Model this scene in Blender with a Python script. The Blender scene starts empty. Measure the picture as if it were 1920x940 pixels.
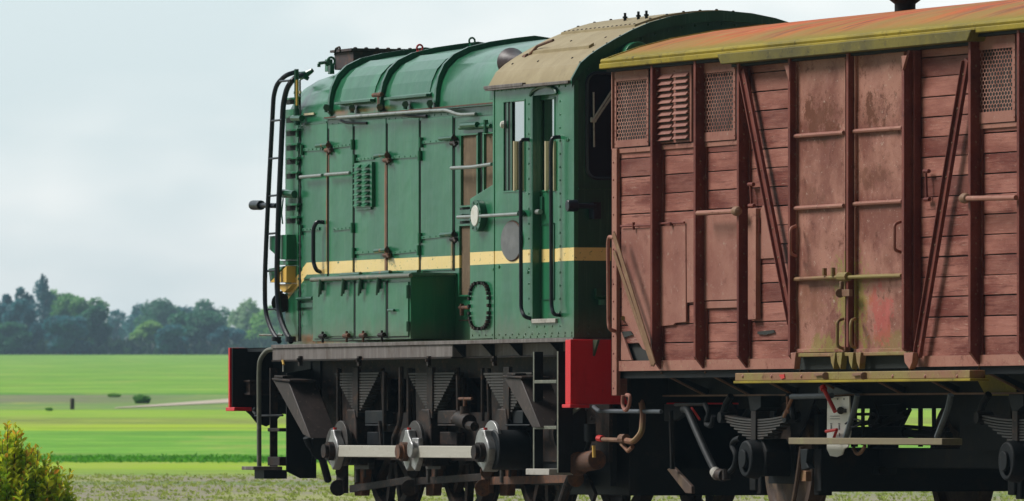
import bpy, bmesh, math, random
from mathutils import Vector
random.seed(7)
R = math.radians

# ------------------------------------------------------------------ camera
W, H = 1920.0, 940.0
F = 17600.0                       # focal length in photo pixels (a long telephoto)
CX, YH = 960.0, 795.0             # principal column and the horizon row
AL = R(21.0)                      # angle between the track and the line of sight
V = Vector((-math.cos(AL), math.sin(AL), 0)); RT = Vector((math.sin(AL), math.cos(AL), 0))
D0 = F/225.0
CAM = Vector((0, 0, 0)) - V*D0 - RT*((1077-CX)/F*D0); CAM.z = 0.82

S = bpy.context.scene
cd = bpy.data.cameras.new('camera'); cam = bpy.data.objects.new('camera', cd)
S.collection.objects.link(cam); S.camera = cam
cam.location = CAM
cam.rotation_euler = (R(90), 0, math.atan2(-V.x, V.y))
cd.sensor_width = 36; cd.lens = 36*F/W
cd.shift_y = (YH-H/2)/W
cd.clip_start = 1; cd.clip_end = 20000
cd.dof.use_dof = True; cd.dof.focus_distance = 76; cd.dof.aperture_fstop = 14

# ------------------------------------------------------------------ light
w = bpy.data.worlds.new('World'); S.world = w; w.use_nodes = True
SUN_EL, SUN_AZ = R(44), math.atan2(-0.80, -0.60)     # sun towards -X -Y (in front of and beside the train)
sd = Vector((math.cos(SUN_AZ)*math.cos(SUN_EL), math.sin(SUN_AZ)*math.cos(SUN_EL), math.sin(SUN_EL)))
sl = bpy.data.lights.new('sun', 'SUN'); sl.energy = 1.5; sl.angle = R(26); sl.color = (1, .97, .92)
so = bpy.data.objects.new('sun', sl); S.collection.objects.link(so)
so.rotation_euler = sd.to_track_quat('Z', 'Y').to_euler(); so.location = (-20, -30, 30)
S.view_settings.view_transform = 'Standard'; S.view_settings.look = 'None'
S.view_settings.exposure = 1.34; S.view_settings.gamma = 1
S.view_settings.use_curve_mapping = False

def world_sky():
    nt = w.node_tree; N = nt.nodes; L = nt.links
    bg = N['Background']
    sky = N.new('ShaderNodeTexSky'); sky.sky_type = 'NISHITA'; sky.sun_disc = False
    sky.sun_elevation = SUN_EL; sky.sun_rotation = math.pi/2 - SUN_AZ
    tc = N.new('ShaderNodeTexCoord')
    def dot(v, k=1):
        n = N.new('ShaderNodeVectorMath'); n.operation = 'DOT_PRODUCT'
        L.new(tc.outputs['Generated'], n.inputs[0]); n.inputs[1].default_value = v; return n.outputs['Value']
    def m(op, a, b, clamp=False):
        n = N.new('ShaderNodeMath'); n.operation = op; n.use_clamp = clamp
        for i, q in enumerate((a, b)):
            if isinstance(q, (int, float)): n.inputs[i].default_value = q
            else: L.new(q, n.inputs[i])
        return n.outputs[0]
    mp = N.new('ShaderNodeMapping'); mp.inputs['Scale'].default_value = (1, 1, 2.6)
    L.new(tc.outputs['Generated'], mp.inputs[0])
    def noise(sc, det):
        n = N.new('ShaderNodeTexNoise'); n.inputs['Scale'].default_value = sc; n.inputs['Detail'].default_value = det
        n.inputs['Roughness'].default_value = .45
        L.new(mp.outputs[0], n.inputs['Vector']); return n.outputs['Fac']
    n1 = noise(26, 3); n2 = noise(70, 2)
    # cloud deck thickens to the upper left of the valley
    g = m('ADD', m('MULTIPLY', dot((0, 0, 1)), 17.0), m('MULTIPLY', dot(tuple(RT)), -9.0))
    g = m('ADD', g, m('MULTIPLY', m('SUBTRACT', n1, .5), 2.0))
    g = m('ADD', g, m('MULTIPLY', m('SUBTRACT', n2, .5), .5))
    mr = N.new('ShaderNodeMapRange'); mr.interpolation_type = 'SMOOTHSTEP'
    mr.inputs['From Min'].default_value = -0.15; mr.inputs['From Max'].default_value = 1.15
    L.new(g, mr.inputs['Value'])
    mix = N.new('ShaderNodeMix'); mix.data_type = 'RGBA'
    mix.inputs['A'].default_value = (.475, .475, .465, 1); mix.inputs['B'].default_value = (.305, .350, .362, 1)
    L.new(mr.outputs[0], mix.inputs['Factor'])
    # sky out of frame is dimmed toward +X to darken the end faces
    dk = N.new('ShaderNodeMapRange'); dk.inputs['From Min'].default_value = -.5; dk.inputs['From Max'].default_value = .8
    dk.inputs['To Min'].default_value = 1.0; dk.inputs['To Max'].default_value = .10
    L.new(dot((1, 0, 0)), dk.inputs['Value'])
    # and dimmed away from the view direction, so the sun gives more contrast
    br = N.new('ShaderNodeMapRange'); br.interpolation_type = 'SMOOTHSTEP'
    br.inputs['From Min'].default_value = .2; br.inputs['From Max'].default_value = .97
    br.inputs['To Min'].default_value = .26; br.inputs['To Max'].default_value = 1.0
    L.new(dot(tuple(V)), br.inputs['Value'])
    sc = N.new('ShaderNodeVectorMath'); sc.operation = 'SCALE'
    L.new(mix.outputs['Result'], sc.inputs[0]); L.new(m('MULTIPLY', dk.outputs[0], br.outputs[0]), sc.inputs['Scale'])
    sk = N.new('ShaderNodeVectorMath'); sk.operation = 'SCALE'; sk.inputs['Scale'].default_value = .06
    L.new(sky.outputs[0], sk.inputs[0])
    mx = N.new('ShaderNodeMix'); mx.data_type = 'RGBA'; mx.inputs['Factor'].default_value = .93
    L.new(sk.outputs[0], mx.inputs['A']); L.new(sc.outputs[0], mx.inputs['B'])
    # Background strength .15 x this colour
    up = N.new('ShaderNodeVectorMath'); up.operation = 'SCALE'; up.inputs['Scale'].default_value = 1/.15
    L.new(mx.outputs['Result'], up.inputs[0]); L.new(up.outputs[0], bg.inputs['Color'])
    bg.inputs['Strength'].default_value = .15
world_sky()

# ------------------------------------------------------------------ photo pixel <-> place on a real plane
def U(px, py, y=0.0):
    """point seen at photo pixel on the upright plane Y = y (parallel to the train)"""
    q = (px-CX)/F; dy = y-CAM.y
    X = CAM.x + dy*(q*V.y-RT.y)/(RT.x-q*V.x)
    d = (X-CAM.x)*V.x + dy*V.y
    return Vector((X, y, CAM.z+(YH-py)*d/F))
def E(px, py, x=0.0):
    """same on the plane X = x (across the train)"""
    q = (px-CX)/F; dx = x-CAM.x
    Y = CAM.y + dx*(q*V.x-RT.x)/(RT.y-q*V.y)
    d = dx*V.x + (Y-CAM.y)*V.y
    return Vector((x, Y, CAM.z+(YH-py)*d/F))
PROF = [(-400, -.75), (60, -.75), (100, -.55), (130, None, 940), (180, None, 885), (210, None, 865), (300, None, 808),
        (340, None, 795), (430, None, 770), (560, None, 740), (1000, None, 690), (1750, None, 663), (2600, 15), (9000, 15)]
PROF = [(p[0], p[1] if len(p) == 2 else CAM.z+(YH-p[2])/F*p[0]) for p in PROF]
def gz(d):
    for (a, za), (b, zb) in zip(PROF, PROF[1:]):
        if d <= b: return za+(zb-za)*(d-a)/(b-a)
    return PROF[-1][1]
def G(d, px):
    """ground point at depth d along the line of sight"""
    p = CAM + V*d + RT*((px-CX)/F*d); p.z = gz(d); return p
def gd(py):
    lo, hi = 100, 1750
    for _ in range(50):
        m_ = (lo+hi)/2
        if YH-(gz(m_)-CAM.z)/m_*F > py: lo = m_
        else: hi = m_
    return lo

# ------------------------------------------------------------------ mesh helpers
COL = S.collection
INTO = {'gutter_rivets', 'seam_bolts', 'cab_rivets', 'roof_bolts', 'rim_bolts', 'plate_bolts', 'stile_edge', 'cylinder_bolts', 'panel_screws', 'post_rivets', 'end_rivets', 'sill_rivets', 'brace_rivets', 'track_bolts', 'plate_marks'}
APART = {'door_seam', 'locker_seam', 'grille_seam', 'nose_slot', 'slot_hood', 'builder_strip', 'ladder_foot', 'door_catch', 'rail_boss', 'lamp_iron', 'cross_member', 'cab_ladder', 'beam_bracket', 'vent_void', 'board_clip', 'split_hole', 'head_gusset', 'loose_cable', 'brake_beam', 'end_and_far_boards', 'step_stile', 'corner_strap'}
class MB:
    def __init__(s, b=None): s.b = b or bmesh.new()
    def islands(s):
        s.b.verts.index_update(); seen = set(); out = []
        for v in s.b.verts:
            if v in seen: continue
            st, comp = [v], []
            seen.add(v)
            while st:
                q = st.pop(); comp.append(q)
                for e in q.link_edges:
                    w_ = e.other_vert(q)
                    if w_ not in seen: seen.add(w_); st.append(w_)
            nb = bmesh.new(); mp = {q: nb.verts.new(q.co) for q in comp}
            for f in {f for q in comp for f in q.link_faces}: nb.faces.new([mp[q] for q in f.verts])
            out.append(nb)
        return out
    def hexa(s, a, b):            # a, b: two quads of matching points
        A = [s.b.verts.new(p) for p in a]; B = [s.b.verts.new(p) for p in b]; n = len(a)
        s.b.faces.new(A[::-1]); s.b.faces.new(B)
        for i in range(n): s.b.faces.new((A[i], A[(i+1) % n], B[(i+1) % n], B[i]))
        return s
    def prism(s, pts, vec):
        vec = Vector(vec); return s.hexa([Vector(p) for p in pts], [Vector(p)+vec for p in pts])
    def box(s, x0, x1, y0, y1, z0, z1):
        return s.prism([(x0, y0, z0), (x1, y0, z0), (x1, y1, z0), (x0, y1, z0)], (0, 0, z1-z0))
    def sbox(s, x0, y0, x1, y1, y, t):       # pixel rectangle -> world box, front at Y=y, thickness t inwards
        c = (x0+x1)/2
        return s.box(U(x0, 0, y).x, U(x1, 0, y).x, y, y+t, U(c, y1, y).z, U(c, y0, y).z)
    def spoly(s, pts, y, t):
        return s.prism([U(a, b, y) for a, b in pts], (0, t, 0))
    def strip(s, x0, ya, x1, yb, y, t, hh):   # flat bar between two pixels, hh = half width in metres
        a, b = U(x0, ya, y), U(x1, yb, y); d = (b-a).normalized(); n = Vector((-d.z, 0, d.x))*hh
        return s.prism([a-n, b-n, b+n, a+n], (0, t, 0))
    def tube(s, pts, r, n=8, cap=True):
        pts = [Vector(p) for p in pts]; rings = []
        rr = r if isinstance(r, (list, tuple)) else [r]*len(pts)
        prev = None
        for i, p in enumerate(pts):
            t = (pts[min(i+1, len(pts)-1)]-pts[max(i-1, 0)]).normalized()
            if prev is None:
                u = t.cross(Vector((0, 0, 1)));
                if u.length < .1: u = t.cross(Vector((0, 1, 0)))
            else: u = prev-t*prev.dot(t)
            u.normalize(); prev = u; v2 = t.cross(u)
            rings.append([s.b.verts.new(p+(u*math.cos(k*2*math.pi/n)+v2*math.sin(k*2*math.pi/n))*rr[i]) for k in range(n)])
        for a, b in zip(rings, rings[1:]):
            for k in range(n): s.b.faces.new((a[k], a[(k+1) % n], b[(k+1) % n], b[k]))
        if cap: s.b.faces.new(rings[0][::-1]); s.b.faces.new(rings[-1])
        return s
    def pt(s, pts, y, r, n=8): return s.tube([U(a, b, y) for a, b in pts], r, n)
    def cyl(s, a, b, r, r2=None, n=20): return s.tube([a, b], [r, r if r2 is None else r2], n)
    def dome(s, c, r, ax=(0, -1, 0), k=.6, n=7):
        c = Vector(c); ax = Vector(ax).normalized(); u = ax.orthogonal().normalized(); v2 = ax.cross(u)
        def ring(rad, h): return [s.b.verts.new(c+ax*h+(u*math.cos(i*2*math.pi/n)+v2*math.sin(i*2*math.pi/n))*rad) for i in range(n)]
        a, b = ring(r, -.002), ring(r*.72, r*k*.75); t = s.b.verts.new(c+ax*r*k)
        for i in range(n):
            s.b.faces.new((a[i], a[(i+1) % n], b[(i+1) % n], b[i])); s.b.faces.new((b[i], b[(i+1) % n], t))
        return s
    def rv(s, px, py, y, r=.012): return s.dome(U(px, py, y), r)
    def rvl(s, x0, y0, x1, y1, n, y, r=.012):
        for i in range(n):
            f = i/(n-1) if n > 1 else 0
            s.rv(x0+(x1-x0)*f, y0+(y1-y0)*f, y, r)
        return s
    def loft(s, secs, close=False, caps=True):
        rings = [[s.b.verts.new(p) for p in sec] for sec in secs]; n = len(rings[0])
        for a, b in zip(rings, rings[1:]):
            for k in range(n if close else n-1): s.b.faces.new((a[k], a[(k+1) % n], b[(k+1) % n], b[k]))
        if caps: s.b.faces.new(rings[0][::-1]); s.b.faces.new(rings[-1])
        return s
    def build(s, name, mat, parent=None, bevel=0, ang=32):
        bmesh.ops.recalc_face_normals(s.b, faces=s.b.faces)
        for f in s.b.faces: f.smooth = True
        for e in s.b.edges:
            e.smooth = not (len(e.link_faces) != 2 or e.calc_face_angle(3) > R(ang))
        if name in APART:
            isl = s.islands()
            if len(isl) > 1: return [MB(b_).build(name+' ', mat, parent, bevel, ang) for b_ in isl][0]
        name = name.strip()
        off = ROOTS.get(parent, Vector()) if parent else Vector()
        if off.length:
            for v_ in s.b.verts: v_.co -= off
        if name in INTO and parent.type == 'MESH':       # rivets and screws belong to the mesh of their part
            pm = parent.data; k = len(pm.materials); pm.materials.append(mat)
            for f in s.b.faces: f.material_index = k
            tmp = bpy.data.meshes.new('tmp'); s.b.to_mesh(tmp); s.b.clear(); s.b.from_mesh(pm); s.b.from_mesh(tmp)
            s.b.to_mesh(pm); s.b.free(); bpy.data.meshes.remove(tmp); return parent
        me = bpy.data.meshes.new(name); s.b.to_mesh(me); s.b.free()
        me.materials.append(mat)
        o = bpy.data.objects.new(name, me); COL.objects.link(o)
        if parent: o.parent = parent; ROOTS[o] = off
        if bevel:
            md = o.modifiers.new('bevel', 'BEVEL'); md.width = bevel; md.segments = 2; md.limit_method = 'ANGLE'; md.angle_limit = R(40)
        return o
ROOTS = {}
def thing(name, label, cat, loc, group=None):
    o = bpy.data.objects.new(name, None); COL.objects.link(o); o.location = loc
    o['label'] = label; o['category'] = cat
    if group: o['group'] = group
    ROOTS[o] = Vector(loc); return o
def arc(p, k=6):
    """round the corners of a polyline (3D)"""
    p = [Vector(q) for q in p]; out = [p[0]]
    for a, b, c in zip(p, p[1:], p[2:]):
        r = min((a-b).length, (c-b).length)*.45
        s_, e_ = b+(a-b).normalized()*r, b+(c-b).normalized()*r
        for i in range(k+1):
            t = i/k; out.append(s_*(1-t)**2+b*2*t*(1-t)+e_*t*t)
    out.append(p[-1]); return out

# ------------------------------------------------------------------ materials
class NT:
    def __init__(s, name):
        s.mt = bpy.data.materials.new(name); s.mt.use_nodes = True; s.t = s.mt.node_tree
        s.p = s.t.nodes['Principled BSDF']; s.geo = s.t.nodes.new('ShaderNodeNewGeometry'); s.pos = s.geo.outputs['Position']
        sp = s.t.nodes.new('ShaderNodeSeparateXYZ'); s.t.links.new(s.pos, sp.inputs[0]); s.x, s.y, s.z = sp.outputs
    def n(s, k): return s.t.nodes.new(k)
    def l(s, a, b): s.t.links.new(a, b)
    def m(s, op, a, b=0.0, clamp=False):
        n = s.n('ShaderNodeMath'); n.operation = op; n.use_clamp = clamp
        for i, q in enumerate((a, b)):
            if isinstance(q, (int, float)): n.inputs[i].default_value = q
            else: s.l(q, n.inputs[i])
        return n.outputs[0]
    def ss(s, v, a, b, inv=False):
        n = s.n('ShaderNodeMapRange'); n.interpolation_type = 'SMOOTHSTEP'
        n.inputs['From Min'].default_value = a; n.inputs['From Max'].default_value = b
        if inv: n.inputs['To Min'].default_value = 1; n.inputs['To Max'].default_value = 0
        s.l(v, n.inputs['Value']); return n.outputs[0]
    def noise(s, sc, det=4, rough=.6, off=(0, 0, 0)):
        mp = s.n('ShaderNodeMapping'); mp.inputs['Scale'].default_value = sc; mp.inputs['Location'].default_value = off
        s.l(s.pos, mp.inputs[0])
        t = s.n('ShaderNodeTexNoise'); t.inputs['Scale'].default_value = 1; t.inputs['Detail'].default_value = det
        t.inputs['Roughness'].default_value = rough; s.l(mp.outputs[0], t.inputs['Vector']); return t.outputs['Fac']
    def mix(s, f, a, b):
        n = s.n('ShaderNodeMix'); n.data_type = 'RGBA'
        if isinstance(f, (int, float)): n.inputs['Factor'].default_value = f
        else: s.l(f, n.inputs['Factor'])
        for q, k in ((a, 'A'), (b, 'B')):
            if isinstance(q, tuple): n.inputs[k].default_value = (*q, 1)
            else: s.l(q, n.inputs[k])
        return n.outputs['Result']
    def bump(s, h, st, dist):
        b = s.n('ShaderNodeBump'); b.inputs['Strength'].default_value = st; b.inputs['Distance'].default_value = dist
        s.l(h, b.inputs['Height'])
        if s.p.inputs['Normal'].is_linked: s.l(s.p.inputs['Normal'].links[0].from_socket, b.inputs['Normal'])
        s.l(b.outputs[0], s.p.inputs['Normal'])
    def done(s, col, rough=.5, metal=0, spec=.5):
        if isinstance(col, tuple): s.p.inputs['Base Color'].default_value = (*col, 1)
        else: s.l(col, s.p.inputs['Base Color'])
        if isinstance(rough, (int, float)): s.p.inputs['Roughness'].default_value = rough
        else: s.l(rough, s.p.inputs['Roughness'])
        s.p.inputs['Metallic'].default_value = metal; s.p.inputs['Specular IOR Level'].default_value = spec
        return s.mt
def leafy_(s, c):
    """let light through the leaf"""
    tl = s.n('ShaderNodeBsdfTranslucent'); s.l(c, tl.inputs['Color']); mx = s.n('ShaderNodeMixShader'); mx.inputs[0].default_value = .45
    s.l(s.p.outputs[0], mx.inputs[1]); s.l(tl.outputs[0], mx.inputs[2])
    s.l(mx.outputs[0], s.t.nodes['Material Output'].inputs['Surface']); return s.mt
NT.leafy = leafy_
def layered(name, base, layers, rough=.55, metal=0, spec=.5, bump=(.3, .004), bsc=(25, 25, 25)):
    """layers: (noise scale xyz, low, high, colour, amount)"""
    t = NT(name); c = base
    for i, (sc, lo, hi, col, amt) in enumerate(layers):
        f = t.m('MULTIPLY', t.ss(t.noise(sc, 6, .65, (i*13.1, i*7.7, i*3.3)), lo, hi), amt)
        c = t.mix(f, c, col)
    t.bump(t.noise(bsc, 5, .6), *bump)
    return t.done(c, rough, metal, spec)

# ---- paint and metal
YHOOD, YC = .43, 1.33            # hood side plane, centre line of the train
ZS0, ZS1 = U(720, 509, YHOOD).z, U(720, 486, YHOOD).z
XB, XF = U(578, 500, YHOOD).x, U(545, 500, YHOOD).x
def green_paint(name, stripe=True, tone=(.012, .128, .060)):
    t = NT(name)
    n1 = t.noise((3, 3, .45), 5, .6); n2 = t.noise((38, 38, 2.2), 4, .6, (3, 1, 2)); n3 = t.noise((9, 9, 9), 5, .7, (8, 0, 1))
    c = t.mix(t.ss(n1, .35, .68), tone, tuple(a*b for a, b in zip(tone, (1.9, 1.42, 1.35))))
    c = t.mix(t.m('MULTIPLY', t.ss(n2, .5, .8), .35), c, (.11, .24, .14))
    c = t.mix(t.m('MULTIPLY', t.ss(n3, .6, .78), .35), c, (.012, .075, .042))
    # grime rising from the footplate, own ragged outline
    gr = t.m('MULTIPLY', t.ss(t.m('SUBTRACT', t.z, t.m('MULTIPLY', t.noise((7, 7, 2), 4, .6), .35)), 1.38, 1.62, True), .6)
    c = t.mix(gr, c, (.10, .115, .075))
    if stripe:
        dz = t.m('MULTIPLY', t.m('MAXIMUM', t.m('SUBTRACT', XB, t.x), 0.0), .42)
        zz = t.m('ADD', t.z, dz)
        s_ = t.m('MULTIPLY', t.m('GREATER_THAN', zz, ZS0), t.m('LESS_THAN', zz, ZS1))
        s_ = t.m('MULTIPLY', s_, t.m('GREATER_THAN', t.x, XF-.05))
        s_ = t.m('MULTIPLY', s_, t.m('LESS_THAN', t.y, 2.9))
        ye = t.mix(t.m('MULTIPLY', t.ss(n2, .4, .8), .5), (.95, .70, .26), (.84, .62, .30))
        s_ = t.m('MULTIPLY', s_, t.ss(t.noise((16, 30, 26), 6, .75, (2, 2, 5)), .36, .40))
        c = t.mix(s_, c, ye)
    # rust runs below the latches
    fr = None
    for px, ya, yb, wd in ((725, 290, 520, .035), (615, 268, 500, .022), (850, 440, 510, .05), (640, 205, 222, .3), (600, 625, 650, .9), (700, 200, 212, .8)):
        q = U(px, ya, YHOOD); z0 = U(px, yb, YHOOD).z
        a = t.ss(t.m('ABSOLUTE', t.m('SUBTRACT', t.x, q.x)), wd*.2, wd, True)
        b = t.m('MULTIPLY', t.ss(t.z, z0-.02, z0+.06), t.ss(t.z, q.z-.03, q.z+.01, True))
        a = t.m('MULTIPLY', a, b)
        fr = a if fr is None else t.m('MAXIMUM', fr, a)
    fr = t.m('MULTIPLY', fr, t.ss(t.noise((14, 30, 3), 5, .7, (1, 9, 4)), .32, .52))
    fr = t.m('MULTIPLY', fr, t.m('LESS_THAN', t.y, .5))
    c = t.mix(t.m('MULTIPLY', fr, .85), c, (.27, .085, .022))
    t.bump(t.noise((1.6, 3, 2.4), 3, .5), .55, .03); t.bump(t.noise((25, 60, 60), 3, .6), .2, .002)
    t.p.inputs['Coat Weight'].default_value = .35; t.p.inputs['Coat Roughness'].default_value = .12
    return t.done(c, t.mix(n3, (.24,)*3, (.42,)*3), 0, .42)
GREEN = green_paint('green_paint'); GREEN_TRIM = green_paint('green_trim', False, (.008, .078, .042))
GREEN_END_SHADED = green_paint('green_end_wall_shaded', True, (.006, .070, .045))  # same green, darkened because the end wall stands in shade
GREEN_SHADED = green_paint('green_shaded', False, (.004, .050, .034))  # shaded copy of the green for the door arch and rear brackets
TAN = layered('roof_tan', (.30, .235, .125), [((4, 1.2, 4), .42, .7, (.38, .31, .18), .8), ((12, 3, 12), .55, .75, (.17, .13, .07), .5), ((50, 50, 50), .64, .75, (.10, .09, .05), .5)], .7, bump=(.12, .002))
BLACK = layered('black_frame_paint', (.006, .009, .012), [((3, 3, 3), .5, .75, (.025, .022, .021), .6), ((18, 18, 18), .6, .8, (.05, .035, .025), .5)], .55, spec=.25)
NAVY = layered('dark_rail_paint', (.008, .012, .022), [((12, 12, 5), .6, .8, (.03, .035, .045), .6)], .35)
GREYBEAM = layered('weathered_grey_beam', (.13, .11, .105), [((14, 14, 1.2), .42, .7, (.22, .20, .19), .8), ((5, 5, 2), .5, .72, (.065, .040, .028), .8), ((40, 40, 3), .6, .8, (.30, .29, .27), .35)], .62)
RUST = layered('rusty_iron', (.10, .05, .032), [((14, 14, 14), .45, .65, (.20, .075, .03), .8), ((40, 40, 40), .55, .7, (.04, .025, .02), .8)], .8)
BROWNBLK = layered('oily_brown_iron', (.020, .016, .015), [((6, 6, 6), .45, .7, (.060, .034, .024), .9), ((14, 25, 25), .55, .72, (.14, .07, .04), .6), ((5, 9, 9), .58, .7, (.004, .005, .006), .8)], .6, spec=.25)
SANDB = layered('sandbox_paint', (.045, .035, .033), [((4, 4, 2), .45, .7, (.08, .06, .055), .8), ((25, 25, 12), .58, .72, (.2, .15, .12), .6)], .55, spec=.3)
SPRING = layered('spring_steel', (.040, .036, .034), [((5, 5, 60), .5, .7, (.09, .082, .078), .6), ((8, 8, 8), .5, .7, (.06, .035, .025), .6)], .55)
CREAMROD = layered('cream_rod_paint', (.46, .44, .38), [((3, 3, 30), .5, .75, (.56, .54, .47), .6), ((25, 25, 25), .58, .72, (.26, .20, .13), .6), ((6, 6, 6), .6, .75, (.33, .31, .26), .5)], .5)
SILVER = layered('silver_rod_end', (.36, .36, .36), [((10, 10, 10), .5, .7, (.20, .19, .18), .7), ((30, 30, 30), .6, .7, (.18, .11, .07), .6)], .38, .55)
RED = layered('red_buffer_paint', (.72, .014, .026), [((3, 3, 1), .45, .7, (.42, .008, .016), .8), ((30, 30, 8), .62, .75, (.16, .02, .02), .6), ((15, 15, 15), .66, .75, (.65, .12, .1), .4)], .42)
LIGHTMET = layered('bare_handrail', (.30, .33, .32), [((12, 12, 12), .5, .7, (.12, .15, .13), .8), ((30, 30, 30), .6, .75, (.2, .1, .05), .5)], .4, .3)
OLDRAIL = layered('olive_grey_rail', (.14, .15, .12), [((12, 12, 12), .5, .7, (.28, .27, .2), .8)], .5, .1)
PALE = layered('pale_step_edge', (.42, .40, .36), [((12, 12, 12), .5, .7, (.22, .2, .17), .8)], .7)
MESHBR = layered('brown_grille', (.15, .10, .055), [((9, 9, 4), .45, .7, (.24, .17, .10), .8), ((160, 160, 160), .5, .6, (.05, .035, .02), .8)], .85)
STACK = layered('brown_stack', (.055, .04, .045), [((15, 15, 15), .5, .7, (.16, .07, .045), .8)], .75)
HORNM = layered('maroon_horn', (.045, .027, .03), [((12, 12, 12), .5, .7, (.10, .07, .07), .7), ((30, 30, 30), .68, .75, (.4, .38, .36), .6)], .45)
SLATE = layered('grey_plate', (.14, .145, .15), [((6, 6, 6), .45, .65, (.19, .195, .2), .8), ((20, 20, 20), .6, .75, (.09, .085, .08), .7)], .6)
WHITE = layered('white_enamel', (.70, .69, .64), [((9, 9, 9), .55, .75, (.55, .52, .42), .7), ((60, 60, 6), .62, .75, (.3, .22, .14), .5)], .4)
YELLOW = layered('yellow_paint', (.75, .47, .10), [((9, 9, 9), .55, .75, (.5, .3, .08), .7)], .5)
REDPT = layered('red_lever_paint', (.55, .02, .015), [((9, 9, 9), .55, .75, (.3, .02, .015), .7)], .4)
CREAM = layered('cream_strip_reflection', (.62, .55, .36), [((9, 9, 9), .55, .75, (.45, .4, .25), .7)], .5)
DARKIN = layered('dark_cab_interior', (.02, .022, .02), [], .8)
RUBBER = layered('hose_rubber', (.010, .012, .014), [((20, 20, 20), .5, .7, (.035, .038, .04), .6)], .6, spec=.25)
GASKET = layered('black_seam', (.006, .012, .01), [], .8)
def glass_mat():
    t = NT('window_glass'); n = t.n('ShaderNodeMixShader'); tr = t.n('ShaderNodeBsdfTransparent'); gl = t.n('ShaderNodeBsdfGlossy')
    tr.inputs[0].default_value = (.86, .9, .88, 1); gl.inputs['Roughness'].default_value = .03
    fr = t.n('ShaderNodeFresnel'); fr.inputs[0].default_value = 1.5
    t.l(fr.outputs[0], n.inputs[0]); t.l(tr.outputs[0], n.inputs[1]); t.l(gl.outputs[0], n.inputs[2])
    t.l(n.outputs[0], t.t.nodes['Material Output'].inputs['Surface']); return t.mt
GLASS = glass_mat()
MGLASS = layered('mirror_window_glass', (.72, .74, .72), [], .06, 1.0, bump=(.02, .002))
DGLASS = layered('dark_cab_glass', (.003, .009, .018), [((6, 6, 2), .5, .7, (.010, .012, .014), .4)], .25, spec=.3, bump=(.02, .002))

# ---- wagon materials
def wagon_paint(name, base, pale, dark, bare, metal_like=False, moss=None):
    t = NT(name)
    if metal_like:
        n1 = t.noise((1.4, 3.2, 1.5), 6, .65); n2 = t.noise((6, 11, 7), 9, .8, (4, 2, 1)); n3 = t.noise((16, 34, 20), 6, .75, (1, 2, 7))
    else:
        n1 = t.noise((1.2, 1.2, 5), 5, .6); n2 = t.noise((1.7, 5, 30), 8, .74, (4, 2, 1)); n3 = t.noise((5, 12, 110), 5, .7, (1, 2, 7))
    c = t.mix(t.ss(n1, .38, .62), base, pale)
    c = t.mix(t.m('MULTIPLY', t.ss(n2, .54 if metal_like else .50, .66), .85), c, dark)
    c = t.mix(t.m('MULTIPLY', t.ss(n3, .58, .70), .7), c, bare)
    if not metal_like:
        at = t.n('ShaderNodeAttribute'); at.attribute_name = 'tint'
        c = t.mix(t.m('MULTIPLY', t.ss(at.outputs['Fac'], .45, .0), .7), c, dark); c = t.mix(t.m('MULTIPLY', t.ss(at.outputs['Fac'], .55, 1.0), .5), c, pale)
    if moss:
        for (px, py, rx, rz, amt) in moss:
            q = U(px, py, 0)
            a = t.m('POWER', t.m('DIVIDE', t.m('SUBTRACT', t.x, q.x), rx), 2); b = t.m('POWER', t.m('DIVIDE', t.m('SUBTRACT', t.z, q.z), rz), 2)
            f = t.ss(t.m('ADD', t.m('ADD', a, b), t.m('MULTIPLY', t.m('SUBTRACT', n2, .47), 6.0)), .2, .8, True)
            c = t.mix(t.m('MULTIPLY', f, amt[0]), c, amt[1])
    n4 = t.noise((22, 40, 50), 6, .8, (7, 7, 1))
    c = t.mix(t.m('MULTIPLY', t.ss(n4, .60, .66), .75), c, dark); c = t.mix(t.m('MULTIPLY', t.ss(n4, .38, .33), .55), c, bare)
    if not metal_like:
        n5 = t.noise((1.6, 8, 75), 6, .8, (3, 1, 9)); c = t.mix(t.m('MULTIPLY', t.ss(n5, .60, .66), .9), c, (.035, .008, .005)); t.bump(n5, .6, -.004)
    t.bump(n2, .5, .004 if metal_like else .006); t.bump(n1, .4, .02)
    if not metal_like: t.bump(n3, .35, .003)
    return t.done(c, t.mix(n2, (.5,)*3, (.8,)*3), 0, .35)
MOSS = (.22, .21, .03); ORR = (.20, .075, .03)
WOOD = wagon_paint('red_brown_planks', (.165, .034, .022), (.37, .145, .108), (.10, .015, .009), (.58, .42, .33),
                   moss=[(1215, 640, .5, .25, (.5, (.42, .26, .22)))])
PLATE = wagon_paint('pink_brown_plate', (.25, .092, .068), (.33, .145, .108), (.20, .07, .05), (.42, .30, .25), True)
DOORM = wagon_paint('door_steel', (.19, .060, .040), (.38, .175, .128), (.11, .028, .012), (.58, .46, .38), True,
                    [(1545, 225, .55, .22, (.95, (.12, .030, .008))), (1650, 210, .55, .2, (.95, (.11, .028, .008))), (1640, 330, .5, .12, (.6, (.12, .035, .012))), (1530, 380, .4, .15, (.5, (.14, .045, .02))), (1600, 560, .5, .5, (.7, MOSS)),
                     (1560, 650, .5, .14, (.6, MOSS)), (1690, 640, .8, .14, (.6, (.19, .15, .03))), (1660, 590, .35, .3, (.7, (.42, .07, .06))), (1520, 570, .4, .35, (.4, ORR))])
POST = wagon_paint('maroon_posts_shaded', (.12, .020, .014), (.19, .045, .03), (.07, .016, .012), (.28, .15, .11), True)  # base darkened to carry the shadow around the posts
SILL = wagon_paint('brown_sill', (.30, .12, .088), (.36, .165, .12), (.16, .05, .035), (.4, .3, .2), True)
STRAP = wagon_paint('old_brown_strap', (.17, .085, .05), (.25, .14, .085), (.08, .035, .02), (.3, .22, .13), True)
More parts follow.
